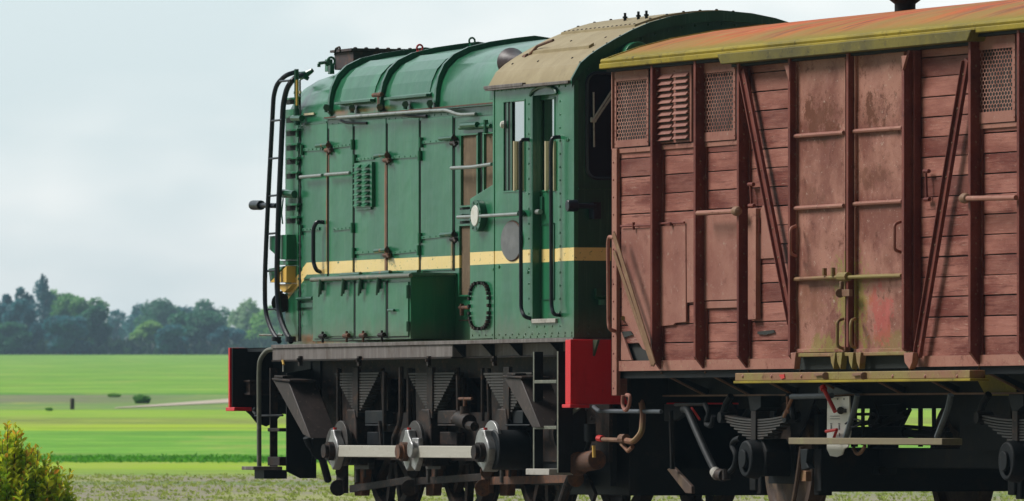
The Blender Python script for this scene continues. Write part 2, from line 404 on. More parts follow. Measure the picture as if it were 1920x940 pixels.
LICHEN = wagon_paint('lichen_covered_steel', (.26, .12, .07), (.24, .19, .055), (.13, .05, .025), (.38, .33, .14), True)
HEADM = wagon_paint('mossy_header', (.095, .080, .018), (.16, .13, .014), (.03, .026, .012), (.24, .19, .04), True)
MOSSY = wagon_paint('mossy_steel', (.20, .155, .012), (.33, .25, .010), (.06, .045, .010), (.42, .31, .03), True)
UNDER = layered('wagon_underframe_black', (.006, .008, .010), [((3, 3, 3), .5, .7, (.025, .018, .014), .7), ((20, 20, 20), .62, .8, (.08, .05, .03), .5)], .65, spec=.2)
BLUEGREY = layered('blue_grey_pipe', (.085, .105, .125), [((15, 15, 15), .5, .7, (.04, .045, .05), .7)], .5)
BOARD = layered('weathered_step_board', (.20, .165, .10), [((2, 9, 40), .45, .7, (.20, .16, .10), .8), ((3, 3, 3), .5, .7, (.26, .26, .12), .6)], .85)
RIM = layered('rusty_wheel', (.085, .05, .035), [((8, 8, 8), .45, .7, (.16, .10, .05), .8), ((4, 4, 4), .55, .7, (.02, .018, .016), .9)], .7)
def perforated():
    t = NT('perforated_sheet')
    n2 = t.noise((14, 14, 6), 6, .7); n1 = t.noise((2, 2, 2), 3, .6)
    c = t.mix(t.ss(n1, .35, .65), (.25, .10, .075), (.38, .20, .155)); c = t.mix(t.m('MULTIPLY', t.ss(n2, .5, .66), .85), c, (.15, .05, .03))
    u = t.m('DIVIDE', t.x, .055); v = t.m('DIVIDE', t.z, .030); row = t.m('FLOOR', v)
    u = t.m('ADD', u, t.m('MULTIPLY', t.m('PINGPONG', row, 1.0), .5))
    du = t.m('SUBTRACT', t.m('FRACT', u), .5); dv = t.m('SUBTRACT', t.m('FRACT', v), .5)
    d = t.m('ADD', t.m('MULTIPLY', t.m('MULTIPLY', du, du), 1.0), t.m('MULTIPLY', t.m('MULTIPLY', dv, dv), .62))
    hole = t.m('LESS_THAN', d, .165)
    t.done(c, .7, 0, .3)
    mx = t.n('ShaderNodeMixShader'); tr = t.n('ShaderNodeBsdfTransparent')
    t.l(hole, mx.inputs[0]); t.l(t.p.outputs[0], mx.inputs[1]); t.l(tr.outputs[0], mx.inputs[2])
    t.l(mx.outputs[0], t.t.nodes['Material Output'].inputs['Surface']); return t.mt
PERF = perforated()
def roof_mat():
    t = NT('rusty_mossy_roof')
    n1 = t.noise((1.6, .35, .35), 5, .6); n2 = t.noise((2.6, .45, .45), 6, .65, (3, 0, 0)); n3 = t.noise((14, 1.6, 1.6), 6, .72); nf = t.noise((22, 22, 22), 5, .7)
    c = t.mix(t.ss(n1, .36, .62), (.36, .120, .024), (.58, .10, .014))
    c = t.mix(t.m('MULTIPLY', t.ss(n2, .50, .60), .6), c, (.33, .20, .06))
    c = t.mix(t.m('MULTIPLY', t.ss(n2, .44, .36), .8), c, (.16, .05, .025))
    c = t.mix(t.m('MULTIPLY', t.ss(n3, .55, .66), .6), c, (.56, .36, .19))
    c = t.mix(t.m('MULTIPLY', t.ss(n3, .44, .36), .6), c, (.15, .055, .03))
    # moss along the eave, fading raggedly up the slope
    e = t.m('SUBTRACT', t.y, t.m('MULTIPLY', t.m('SUBTRACT', n2, .5), 1.1))
    c = t.mix(t.m('MULTIPLY', t.ss(e, .02, .60, True), .6), c, (.30, .205, .03))
    e2 = t.m('SUBTRACT', t.y, t.m('MULTIPLY', t.m('SUBTRACT', nf, .5), .35))
    c = t.mix(t.m('MULTIPLY', t.ss(e2, -.05, .13, True), .9), c, (.24, .19, .010))
    t.bump(n3, .4, .006); t.bump(nf, .5, .01)
    return t.done(c, .75, 0, .3)
ROOFM = roof_mat()

# ------------------------------------------------------------------ ground, path, crops
def ground():
    t = NT('fields')
    n = t.n('ShaderNodeVectorMath'); n.operation = 'DOT_PRODUCT'; n.inputs[1].default_value = V; t.l(t.pos, n.inputs[0])
    d = t.m('SUBTRACT', n.outputs['Value'], CAM.dot(V))
    na = t.noise((.05, .05, .05), 6, .7); nb = t.noise((.35, .35, .35), 7, .75); nc = t.noise((2.6, 2.6, 2.6), 4, .7, (5, 5, 5))
    wob = t.m('ADD', d, t.m('MULTIPLY', t.m('MULTIPLY', t.m('SUBTRACT', na, .5), d), .05))
    wob = t.m('ADD', wob, t.m('MULTIPLY', t.m('SUBTRACT', nb, .5), 16.0))
    lt = t.n('ShaderNodeVectorMath'); lt.operation = 'DOT_PRODUCT'; lt.inputs[1].default_value = RT; t.l(t.pos, lt.inputs[0])
    def rows(fl, fd):      # streaks that run with the drills, across the line of sight
        cb = t.n('ShaderNodeCombineXYZ'); t.l(t.m('MULTIPLY', lt.outputs['Value'], fl), cb.inputs[0]); t.l(t.m('MULTIPLY', d, fd), cb.inputs[1])
        q = t.n('ShaderNodeTexNoise'); q.inputs['Scale'].default_value = 1; q.inputs['Detail'].default_value = 5; q.inputs['Roughness'].default_value = .7
        t.l(cb.outputs[0], q.inputs['Vector']); return q.outputs['Fac']
    nr = rows(.06, .10); nr2 = rows(.18, .05)
    def var(a, b, nn, lo=.35, hi=.65): return t.mix(t.ss(nn, lo, hi), a, b)
    soil = var((.34, .295, .25), (.26, .26, .15), nc, .42, .58)
    c = var(soil, (.34, .35, .17), nb, .48, .72)
    def band(c, at, wd, col): return t.mix(t.ss(wob, at-wd, at+wd), c, col)
    c = band(c, 172, 6, var((.30, .42, .065), (.22, .36, .06), nb))           # yellow-green weeds
    c = band(c, 186, 3, (.34, .50, .035))
    c = band(c, 209, 2.0, var((.09, .30, .02), (.14, .38, .03), nb))             # darker band painted for the shaded front of the tall crop
    c = band(c, 224, 6, var((.13, .38, .035), (.24, .49, .06), nb, .4, .6))
    c = band(c, 303, 5, (.40, .56, .035))
    c = band(c, 338, 8, var((.24, .27, .07), (.33, .44, .06), nb, .4, .58))
    c = band(c, 375, 14, var((.33, .52, .045), (.28, .48, .05), nb))
    c = band(c, 436, 6, var((.22, .32, .09), (.20, .36, .10), na))
    # bare strip on the left half, thinning to the right
    n2 = t.n('ShaderNodeVectorMath'); n2.operation = 'DOT_PRODUCT'; n2.inputs[1].default_value = RT; t.l(t.pos, n2.inputs[0])
    lat = t.m('SUBTRACT', n2.outputs['Value'], CAM.dot(RT))
    br = t.m('MULTIPLY', t.ss(wob, 470, 490), t.ss(t.m('ADD', lat, t.m('MULTIPLY', t.m('SUBTRACT', nb, .5), 12.0)), -24, -15, True))
    c = t.mix(br, c, var((.25, .23, .16), (.22, .27, .12), nb))
    c = band(c, 556, 6, var((.10, .30, .035), (.16, .36, .05), nb))
    c = band(c, 575, 8, var((.18, .40, .035), (.28, .51, .06), na, .4, .6))
    c = t.mix(t.m('MULTIPLY', t.ss(nr, .50, .62), .5), c, (.10, .24, .03)); c = t.mix(t.m('MULTIPLY', t.ss(nr2, .52, .64), .5), c, (.40, .46, .10))
    t.bump(nc, .6, .08)
    mat = t.done(c, .9, 0, .1)
    g = MB(); rows = []
    ds = sorted(set([p[0] for p in PROF]+[-2000]+list(range(100, 700, 20))+[800, 900, 1200, 1400, 2000, 3500, 6000]))
    def gzz(d): return PROF[0][1] if d < PROF[0][0] else gz(d)
    for d_ in ds:
        row = []
        for k in (-6000, -2500, -900, -400, -200, -100, -50, 0, 50, 100, 200, 400, 900, 2500, 6000):
            p = CAM+V*d_+RT*k; p.z = gzz(d_); row.append(g.b.verts.new(p))
        rows.append(row)
    for a, b in zip(rows, rows[1:]):
        for i in range(len(a)-1): g.b.faces.new((a[i], a[i+1], b[i+1], b[i]))
    o = g.build('ground', mat, ang=180); o['kind'] = 'structure'
ground()
def gpath():
    m = layered('pale_track_earth', (.60, .50, .40), [((1, 1, 1), .45, .7, (.50, .44, .32), .8)], .9)
    g = MB(); top, bot = [], []
    for px in range(215, 760, 15):
        f = (px-215)/545
        yt = 765.5-(px-215)*.078; th = min(9, 1+f*16)
        for lst, py in ((top, yt), (bot, yt+th)):
            p = G(gd(py), px); p.z += .03; lst.append(g.b.verts.new(p))
    for i in range(len(top)-1): g.b.faces.new((bot[i], bot[i+1], top[i+1], top[i]))
    o = g.build('path', m, ang=180); o['kind'] = 'structure'
gpath()
def leafmat(name, c1, c2, sc=(3, 3, 3), rough=.6):
    t = NT(name); a = t.n('ShaderNodeAttribute'); a.attribute_name = 'tint'
    c = t.mix(a.outputs['Fac'], c1, c2)
    c = t.mix(t.m('MULTIPLY', t.ss(t.noise(sc, 3), .4, .7), .4), c, tuple(q*.6 for q in c1))
    t.done(c, rough, 0, .3); return t.leafy(c)
def tufts(name, label, cat, mat, gen, kind='stuff'):
    """many blades in one mesh; gen yields (base, n, length, width, spread)"""
    vs, fs, tint = [], [], []
    for base, n, ln, wd, sp in gen:
        for _ in range(n):
            a = random.uniform(0, 2*math.pi); dr = Vector((math.cos(a), math.sin(a), 0)); sd_ = Vector((-dr.y, dr.x, 0))*wd
            l2 = ln*random.uniform(.6, 1.2); b0 = base+dr*random.uniform(0, sp)
            mid = b0+Vector((0, 0, l2*.6))+dr*l2*.25; tip = b0+Vector((0, 0, l2*random.uniform(.6, 1)))+dr*l2*.65
            i = len(vs); vs += [b0-sd_*.5, b0+sd_*.5, mid+sd_, tip, mid-sd_]; fs.append((i, i+1, i+2, i+3, i+4)); tint.append(random.random())
    me = bpy.data.meshes.new(name); me.from_pydata([tuple(v) for v in vs], [], fs); me.materials.append(mat)
    at = me.attributes.new('tint', 'FLOAT', 'FACE'); at.data.foreach_set('value', tint)
    o = bpy.data.objects.new(name, me); COL.objects.link(o)
    o['label'] = label; o['category'] = cat; o['kind'] = kind; return o
def seedlings():
    for i in range(4600):
        d = 112+62*random.random()**1.1
        yield G(d, random.uniform(60, 2000))+Vector((0, 0, -.01)), random.randint(3, 6), random.uniform(.035, .07), .016, .07
tufts('crop_seedlings', 'young green crop seedlings standing in rows of brown soil', 'crop', leafmat('seedling_leaf', (.34, .44, .07), (.50, .56, .18)), seedlings())
def verge():
    for i in range(6000):
        d = random.gauss(211, 2.6); yield G(d, random.uniform(-60, 2000)), 3, random.uniform(.03, .12)*(1+.4*math.sin(i*.002)), .03, .1
tufts('tall_grass', 'dark green strip of taller grass along the near edge of the crop field', 'grass', leafmat('grass_blade', (.10, .36, .03), (.17, .46, .05)), verge())

# ================================================================== the shunting engine
ZF = U(1077, 633).z
XCF = U(925, 300).x                       # front wall of the cab; its rear wall stands at X = 0
XHF = U(532, 400, YHOOD).x                # nose of the hood
LOCO = thing('shunting_locomotive', 'green six-wheeled shunting engine with cream stripe, tan cab roof and red buffer beam', 'locomotive', (-4, YC, 0))

def mirror(prof):                          # half profile (near side -> centre) to a whole one
    return prof+[(2*YC-y, z) for y, z in prof[::-1] if abs(y-YC) > 1e-4]
XR3 = U(820, 195, YHOOD).x
HP = [(YHOOD, ZF)]+[(q.y, q.z) for q in (E(a, b, XR3) for a, b in ((820, 195), (821.5, 168), (826, 146), (836, 123), (853, 105), (880, 91), (920, 81), (965, 74)))]
HP = [p for p in HP if p[1] < 9]; HP[1] = (YHOOD, HP[1][1])
HP.append((YC, E(1012, 70, XR3).z))
ZG = HP[1][1]                              # gutter height
def hprof(ins, dz, shape=0.0):
    out = []
    for y, z in HP:
        f = (y-YHOOD)/(YC-YHOOD); zz = z if z <= ZG+.001 else z-dz*min(1, (z-ZG)/.3)-shape*(1-f)*.25*min(1, (z-ZG)/.2)
        out.append((min(YC, y+ins*(1-f)), zz))
    return mirror(out)
def sec(x, pr): return [Vector((x, y, z)) for y, z in pr]
X1, X2 = U(620, 200, YHOOD).x, U(716, 200, YHOOD).x
m = MB().loft([sec(XHF, hprof(.07, .16, .5)), sec(XHF+.10, hprof(.0, .09, .35)), sec(X1-.05, hprof(0, .05, .2)), sec(X1, hprof(0, .035)), sec(XCF+.02, hprof(0, .03))], close=True)
hood = m.build('hood', GREEN, LOCO, .006)
for x in (X1, X2, XR3):
    a = [(y, z) for y, z in mirror([(y-.035*(1-(y-YHOOD)/(YC-YHOOD)) if y < YC else y, z+.012) for y, z in HP[1:]])]
    b = hprof(.02, .06)[1:-1]
    b = mirror([(y+.02, z-.05) if y < YC-.01 else (y, z-.05) for y, z in HP[1:]])
    g = MB(); n = len(a)
    for k in range(n-1):
        g.prism([(x, *a[k]), (x, *a[k+1]), (x, *b[k+1]), (x, *b[k])], (.045, 0, 0))
    rb = g.build('hood_rib', GREEN_TRIM, LOCO)
def hoodz(y):
    y = y if y <= YC else 2*YC-y
    for (a, za), (b, zb) in zip(HP[1:], HP[2:]):
        if y <= b: return za+(zb-za)*(y-a)/max(1e-6, b-a)
    return HP[-1][1]
# roof hatches between the ribs (raised curved sheets with a turned-up lower lip)
for pa, pb in ((637, 703), (730, 808)):
    x0, x1 = U(pa, 190, YHOOD).x, U(pb, 188, YHOOD).x; g = MB(); ys = [YHOOD+.004, .445, .48, .55, .66, .80, .95]
    L0 = ZG+.10
    pts = [(YHOOD-.012, L0)]+[(y, z) for y, z in HP[2:7]]
    for k in range(len(pts)-1):
        g.prism([(x0+.04*(k == 0), pts[k][0]-.006, pts[k][1]-.02), (x0+.04*(k == 0), pts[k+1][0]-.006, pts[k+1][1]-.018), (x0+.04*(k == 0), pts[k+1][0]+.02, pts[k+1][1]-.05), (x0+.04*(k == 0), pts[k][0]+.03, pts[k][1]-.02)], (x1-x0-.04, 0, 0))
    h = g.build('roof_hatch', GREEN, LOCO)
    g = MB().box(x0-.01, x1+.01, YHOOD-.05, YHOOD-.0, L0-.03, L0-.005); g.build('hatch_lip', GREEN_TRIM, h, .004)
# gutter with its rusty edge
gz0 = U(770, 204, YHOOD).z
GUT = MB().box(U(568, 0, YHOOD).x, U(615, 0, YHOOD).x, YHOOD-.018, YHOOD, ZG-.085, ZG-.07).box(U(615, 0, YHOOD).x, XCF, YHOOD-.05, YHOOD, ZG-.055, ZG-.04).box(U(560, 0, YHOOD).x, XCF, YHOOD-.008, YHOOD, ZG-.135, ZG-.06)
GUT = GUT.build('gutter', GREEN_TRIM, LOCO)
MB().box(U(618, 0, YHOOD).x, XCF-.02, YHOOD-.056, YHOOD-.044, ZG-.044, ZG-.034).build('gutter_edge', RUST, LOCO)
g = MB()
for k in range(26):
    g.dome((U(560, 0, YHOOD).x+.1+k*.165, YHOOD-.008, ZG-.098), .010)
g.build('gutter_rivets', GREEN_TRIM, GUT)
# conduit under the gutter
MB().tube(arc([U(632, 221, .33), U(800, 208.5, .33), U(838, 207, .33), U(860, 216, .37), U(892, 214, .40)]), .015, 10).build('conduit', LIGHTMET, LOCO)
MB().tube(arc([U(633, 222, .36), U(648, 231, .37), U(688, 231, .41)]), .013).build('conduit', NAVY, LOCO)
MB().tube(arc([U(742, 214, .36), U(775, 219, .37), U(800, 218, .41)]), .014).build('conduit', NAVY, LOCO)
for px, py in ((660, 205), (760, 198), (612, 204), (712, 203), (806, 196)):
    MB().cyl(U(px, py+7, .40), U(px, py-8, .40), .02, n=8).cyl(U(px, py-2, .40), U(px, py-2, .36), .03, n=8).build('roof_clamp', GREEN_TRIM, LOCO)
MB().cyl(U(712, 176, .42), U(712, 200, .40), .025, n=8).cyl(U(700, 179, .40), U(716, 177, .40), .02, n=8).build('hatch_catch', RUST, LOCO)

# side doors of the hood
DO = []
for pa, pb, yt, yb in ((567, 613, 232, 523), (617, 661, 232, 518), (665, 723, 224, 515), (727, 785, 222, 511), (789, 848, 220, 508)):
    g = MB().sbox(pa, yt, pb, yb, YHOOD-.014, .014)
    DO.append(g.build('hood_door', GREEN, LOCO, .004))
g = MB()
for px, yt, yb in ((615, 225, 522), (663, 232, 515), (725, 218, 514), (787, 218, 510), (850.5, 222, 508), (562, 150, 640)):
    g.sbox(px-1.3, yt, px+1.3, yb, YHOOD-.005, .005)
g.build('door_seam', GASKET, LOCO)
for px, yt, yb in ((724.2, 300, 512), (615.8, 290, 330)): MB().sbox(px-.8, yt, px+1.4, yb, YHOOD-.016, .003).build('rusty_seam', RUST, LOCO)
def hinge(door, xa, ya, xb, yb, knuckle):
    g = MB().strip(xa, ya, xb, yb, YHOOD-.026, .012, .014)
    for k in range(5):
        f = (k+.5)/5; g.dome(U(xa+(xb-xa)*f, ya+(yb-ya)*f, YHOOD-.026), .010)
    kx = xb+2 if knuckle else xa-2; ky = yb if knuckle else ya
    g.cyl(U(kx, ky-9, YHOOD-.03), U(kx, ky+10, YHOOD-.03), .019, n=8)
    g.build('hinge', GREEN, DO[door])
for h in ((0, 568, 281, 604, 279, 0), (1, 624, 275, 659, 271, 1), (2, 667, 299, 700, 296, 0), (3, 733, 295, 785, 292, 1), (4, 791, 267, 844, 262, 0),
          (0, 566, 431, 598, 429, 0), (1, 623, 430, 659, 427, 1), (2, 665, 474, 716, 471, 0), (3, 736, 474, 783, 469, 1), (4, 789, 446, 846, 440, 0)): hinge(*h)
def latch(px, py, mat, ln=-22):
    g = MB().cyl(U(px, py-12, .40), U(px, py+14, .40), .013, n=8).cyl(U(px, py-5, .42), U(px, py-5, .37), .024, n=10)
    g.cyl(U(px-5, py+5, .385), U(px+5, py+5, .385), .02, n=8).cyl(U(px, py+2, .37), U(px+3, py+10, .37), .014, n=6)
    o = g.build('latch', mat, LOCO)
    MB().tube([U(px, py-6, .375), U(px+ln, py-3, .375)], [.013, .02], 8).build('latch_handle', GREEN_TRIM, o)
latch(615.5, 277, RUST); latch(725.5, 296, RUST); latch(725.5, 474, RUST); latch(851, 264, BROWNBLK, -26); latch(851, 444, BROWNBLK, -24)
# louvre panel on the third door
g = MB().sbox(664, 305, 697, 389, YHOOD-.045, .03).sbox(666, 389, 695, 394, YHOOD-.03, .015)
for c in range(2):
    for r in range(8):
        px = 672.5+c*15.5; py = 312+r*10.2-c*.6
        q = U(px, py, YHOOD-.045); w_, h_ = .062, .017
        g.prism([q+Vector((-w_, 0, h_)), q+Vector((-w_, 0, -h_)), q+Vector((-w_, -.042, -h_))], (2*w_, 0, 0))
LV = g.build('louvre_panel', GREEN_TRIM if False else GREEN, DO[2], .002)
# nose column with slots
g = MB().sbox(535, 205, 559, 640, YHOOD-.01, .01)
NPn = g.build('nose_panel', GREEN, LOCO)
g = MB(); gg = MB()
for py in (192, 226, 251, 278, 304, 331, 391, 415):
    g.sbox(537, py-5, 556, py+4, YHOOD-.014, .004); gg.sbox(536, py-9, 557, py-5, YHOOD-.05, .04)
    gg.sbox(554, py-9, 557, py+6, YHOOD-.03, .02)
g.build('nose_slot', GASKET, LOCO); gg.build('slot_hood', GREEN, LOCO, .003)
g = MB()
for k in range(19): g.dome(U(560, 215+k*22, YHOOD-.02), .014)
g.build('seam_bolts', GREEN_TRIM, NPn)
# cab-less bits on the nose: lamp post, valve gear, clips
g = MB().pt([(556, 130), (556, 215)], .36, .022).pt([(549, 222), (566, 222)], .35, .03).pt([(556, 205), (557, 235)], .36, .03); g.build('filler_post', GREEN_TRIM, LOCO)
MB().pt([(557, 150), (557, 198)], .335, .012).build('filler_gauge', YELLOW, LOCO)
MB().tube([E(562, 143, XHF+.1), E(575, 139, XHF+.1), E(586, 132, XHF+.15)], [.04, .03, .02], 9).tube([E(556, 137, XHF+.1), E(578, 148, XHF+.1)], .02, 8).build('nose_valve', GREEN_TRIM, LOCO)
MB().box(U(540, 0, .35).x, U(552, 0, .35).x, .405, .419, U(545, 177, .4).z, U(545, 172, .4).z).sbox(569, 212, 588, 216, .412, .012).build('builder_strip', CREAM, LOCO)
MB().pt([(528, 361), (552, 364)], .36, .032).pt([(530, 369), (554, 369)], .38, .012).pt([(531, 372), (528, 400), (530, 420)], .36, .007).build('marker_lamp', GREEN_TRIM, LOCO)
# head lamp housings on the front corner
YB = .33
LB = MB().spoly([(505, 443), (537, 440), (537, 487), (526, 487), (505, 468)], YB, .12).build('lamp_housing', GREEN, LOCO, .005)
MB().spoly([(514, 489), (540, 489), (540, 497), (516, 497)], YB+.02, .1).build('lamp_foot', GREEN, LOCO, .004)
MB().spoly([(505, 530), (537, 499), (537, 530)], YB, .12).build('lamp_box', YELLOW, LOCO, .004)
MB().spoly([(503, 504), (533, 499), (506, 528)], YB+.004, .11).build('lamp_box_top', GREEN, LOCO, .004)
MB().spoly([(520, 533), (548, 533), (541, 542), (532, 549), (522, 540)], YB+.04, .10).build('lamp_bracket', YELLOW, LOCO, .004)
MB().cyl(U(527, 568, .36), U(527, 568, .43), .09, n=16).tube(arc([U(522, 590, .34), U(515, 560, .34), U(528, 548, .34)]), .014).build('coupling_tap', BROWNBLK, LOCO)
MB().pt([(487, 628.5), (530, 628.5)], .33, .010).build('release_lever', OLDRAIL, LOCO)
# tall ladder beside the nose
LD = MB().tube(arc([U(524, 641, .30), U(510, 622, .29), U(497, 585, .29), U(496.5, 520, .29), U(502, 390, .30), U(513, 180, .33), U(519, 158, .35), U(536, 141, .40), U(556, 135, .5)]), .022, 10)
LD.tube(arc([U(546, 641, .30), U(533, 618, .29), U(522, 585, .29), U(519, 520, .29), U(522, 400, .30), U(531, 195, .33), U(538, 165, .35), U(551, 147, .40), U(566, 141, .5)]), .026, 10)
LD = LD.build('ladder', NAVY, LOCO)
for ly, la, lb in ((226, 510, 529), (297, 506, 526), (367, 503, 523), (438, 500, 521), (508, 497, 520), (580, 497, 523), (152, 525, 545)):
    MB().pt([(la, ly+1), (lb, ly-1)], .305, .010).build('rung', NAVY, LD)
MB().cyl(U(518, 640, .28), U(518, 632, .28), .045, n=10).cyl(U(545, 641, .28), U(545, 631, .28), .05, n=10).build('ladder_foot', NAVY, LD)
def lampbracket(px, py, y, s=1):
    g = MB().cyl(U(px, py, y), U(px+16*s, py, y), .045, n=12); o = g.build('marker_bracket', NAVY, LOCO, .006)
    MB().tube([U(px+14*s, py, y), U(px+44*s, py+1, y+.01)], .024, 8).build('bracket_arm', NAVY, o)
lampbracket(474, 385, .33)
# hand rails
MB().pt([(563, 332.5), (604, 329)], .36, .016).build('handrail', LIGHTMET, LOCO)
MB().pt([(610, 328), (656, 324.5)], .36, .016).build('handrail', LIGHTMET, LOCO)
MB().tube(arc([U(608, 417, .42), U(594, 416, .35), U(587.5, 428, .34), U(587.5, 492, .34), U(593, 507, .35), U(601, 510, .42)]), .019, 10).build('grab_handle', NAVY, LOCO)
MB().pt([(846, 315.5), (885, 313.5), (922, 308)], .33, .016).build('handrail', LIGHTMET, LOCO)
# radiator grilles on the hood flank beside the cab
def grille(x0, y0, x1, y1):
    g = MB(); t_ = 2.6; zt = 3.4
    g.sbox(x0-t_, y0-zt, x1+t_, y0, YHOOD-.03, .03).sbox(x0-t_, y1, x1+t_, y1+zt, YHOOD-.03, .03).sbox(x0-t_, y0, x0, y1, YHOOD-.03, .03).sbox(x1, y0, x1+t_, y1, YHOOD-.03, .03)
    o = g.build('grille', GREEN, LOCO, .003)
    MB().sbox(x0, y0, x1, y1, YHOOD-.008, .008).build('grille_mesh', MESHBR, o)
grille(864, 254, 893, 385); grille(907, 251, 932, 385); grille(861, 424, 887, 553)
MB().sbox(896.5, 248, 903.5, 395, YHOOD-.006, .006).sbox(862, 389, 893, 419, YHOOD-.004, .004).build('grille_seam', GASKET, LOCO)
MB().sbox(862, 393, 896, 402, YHOOD-.03, .02).sbox(862, 409, 896, 414, YHOOD-.025, .02).build('grille_clip', GREEN_TRIM, LOCO)
MB().pt([(862, 240), (920, 236)], .40, .018).pt([(866, 236), (895, 234)], .38, .026).pt([(911, 225), (911, 250)], .39, .022).build('door_bolt', GREEN_TRIM, LOCO)
MB().pt([(862, 577), (880, 577)], .38, .016).pt([(866, 570), (866, 592)], .38, .02).sbox(860, 600, 880, 601.5, YHOOD-.012, .012).build('drain_tap', RUST, LOCO)

# battery lockers on the running board
YL = .015
g = MB().sbox(586, 521, 770, 638.5, YL, YHOOD-YL)
LK = g.build('battery_locker', GREEN, LOCO, .006)
MB().sbox(765, 514, 772, 519, YL-.02, YHOOD-YL).sbox(584, 515.5, 771, 519.5, YL-.015, YHOOD-YL+.01).build('locker_lid', GREEN_TRIM, LK, .004)
MB().pt([(584, 525), (668, 521.5), (770, 517)], YL-.04, .019, 10).build('lid_rail', OLDRAIL, LK)
for pa, pb in ((594, 663), (666.5, 723), (727.5, 765)):
    MB().sbox(pa, 529, pb, 631, YL-.012, .012).build('locker_door', GREEN, LK, .004)
MB().sbox(663.4, 526, 666.1, 634, YL-.006, .004).sbox(724, 526, 726.8, 634, YL-.006, .004).sbox(590, 633, 766, 634.6, YL-.006, .004).build('locker_seam', GASKET, LK)
for px in (600, 643, 674.5, 708.5):
    dx = (px-600)*-.03
    MB().pt([(px+2, 524+dx), (px+1, 532+dx), (px-.5, 552+dx)], YL-.05, .018).dome(U(px-2, 553+dx, YL-.05), .022).sbox(px-3, 527+dx, px+3, 545+dx, YL-.03, .02).build('lid_arm', GREEN_TRIM, LK)
for px in (605, 650, 681, 716):
    dx = (px-600)*-.02
    MB().pt([(px, 622+dx), (px, 643+dx)], YL-.03, .012).pt([(px-5, 631+dx), (px+4, 630+dx)], YL-.03, .02).build('locker_clasp', RUST if px in (650, 681) else BROWNBLK, LK)
MB().pt([(728, 582), (739, 582)], YL-.03, .012).pt([(765, 535), (765, 560)], YL-.02, .018).pt([(765, 603), (765, 622)], YL-.02, .018).build('door_catch', GREEN_TRIM, LK)
MB().pt([(557, 561), (586, 559)], .40, .016).sbox(559, 568, 586, 577, YHOOD-.02, .02).pt([(560, 565), (560, 583)], .40, .02).build('nose_catch', GREEN_TRIM, LOCO)
for xa, xb, yy in ((640, 676, 515), (700, 732, 512), (760, 785, 511)):
    MB().pt([(xa, yy+1), (xb, yy-1)], .38, .02).build('sill_pipe', GREEN_TRIM, LOCO)

# ---------------- cab
DY0 = .058
AP = [(0.0, E(1077, 150, 0).z)]+[(q.y, q.z) for q in (E(a, b, 0) for a, b in ((1086, 127), (1103, 112), (1121, 99.5), (1152, 81), (1184, 64), (1217, 50), (1256, 39), (1300, 31.5)))]+[(YC, E(1352, 28, 0).z)]
AP = mirror(AP)
ZE = AP[0][1]
def arcz(y):
    for (a, za), (b, zb) in zip(AP, AP[1:]):
        if y <= b: return za+(zb-za)*(y-a)/max(1e-6, b-a)
    return ZE
def wall_y(g, y, t, x0, x1, z0, z1, holes):
    xs = sorted({x0, x1, *[h[0] for h in holes], *[h[1] for h in holes]}); zs = sorted({z0, z1, *[h[2] for h in holes], *[h[3] for h in holes]})
    P = {}
    def v(i, j, k):
        if (i, j, k) not in P: P[(i, j, k)] = g.b.verts.new((xs[i], y+t*k, zs[j]))
        return P[(i, j, k)]
    def solid(i, j):
        if i < 0 or j < 0 or i >= len(xs)-1 or j >= len(zs)-1: return False
        cx, cz = (xs[i]+xs[i+1])/2, (zs[j]+zs[j+1])/2
        return not any(h[0] < cx < h[1] and h[2] < cz < h[3] for h in holes)
    for i in range(len(xs)-1):
        for j in range(len(zs)-1):
            if not solid(i, j): continue
            g.b.faces.new((v(i, j, 0), v(i+1, j, 0), v(i+1, j+1, 0), v(i, j+1, 0))); g.b.faces.new((v(i, j, 1), v(i, j+1, 1), v(i+1, j+1, 1), v(i+1, j, 1)))
            if not solid(i-1, j): g.b.faces.new((v(i, j, 0), v(i, j+1, 0), v(i, j+1, 1), v(i, j, 1)))
            if not solid(i+1, j): g.b.faces.new((v(i+1, j, 0), v(i+1, j, 1), v(i+1, j+1, 1), v(i+1, j+1, 0)))
            if not solid(i, j-1): g.b.faces.new((v(i, j, 0), v(i, j, 1), v(i+1, j, 1), v(i+1, j, 0)))
            if not solid(i, j+1): g.b.faces.new((v(i, j+1, 0), v(i+1, j+1, 0), v(i+1, j+1, 1), v(i, j+1, 1)))
def R4(x0, y0, x1, y1, y=0.0): c = (x0+x1)/2; return (U(x0, 0, y).x, U(x1, 0, y).x, U(c, y1, y).z, U(c, y0, y).z)
win = R4(944, 187, 985, 361); dr_ = R4(997, 178, 1046, 604); DY = .065
g = MB(); wall_y(g, 0, .035, XCF, 0, ZF, ZE, [win, dr_])
CB = g.build('cab_side', GREEN, LOCO)
g = MB(); wall_y(g, 2*YC-.035, .035, XCF, 0, ZF, ZE, [win, R4(1010, 183, 1043, 361)]); g.build('cab_side', GREEN, LOCO)
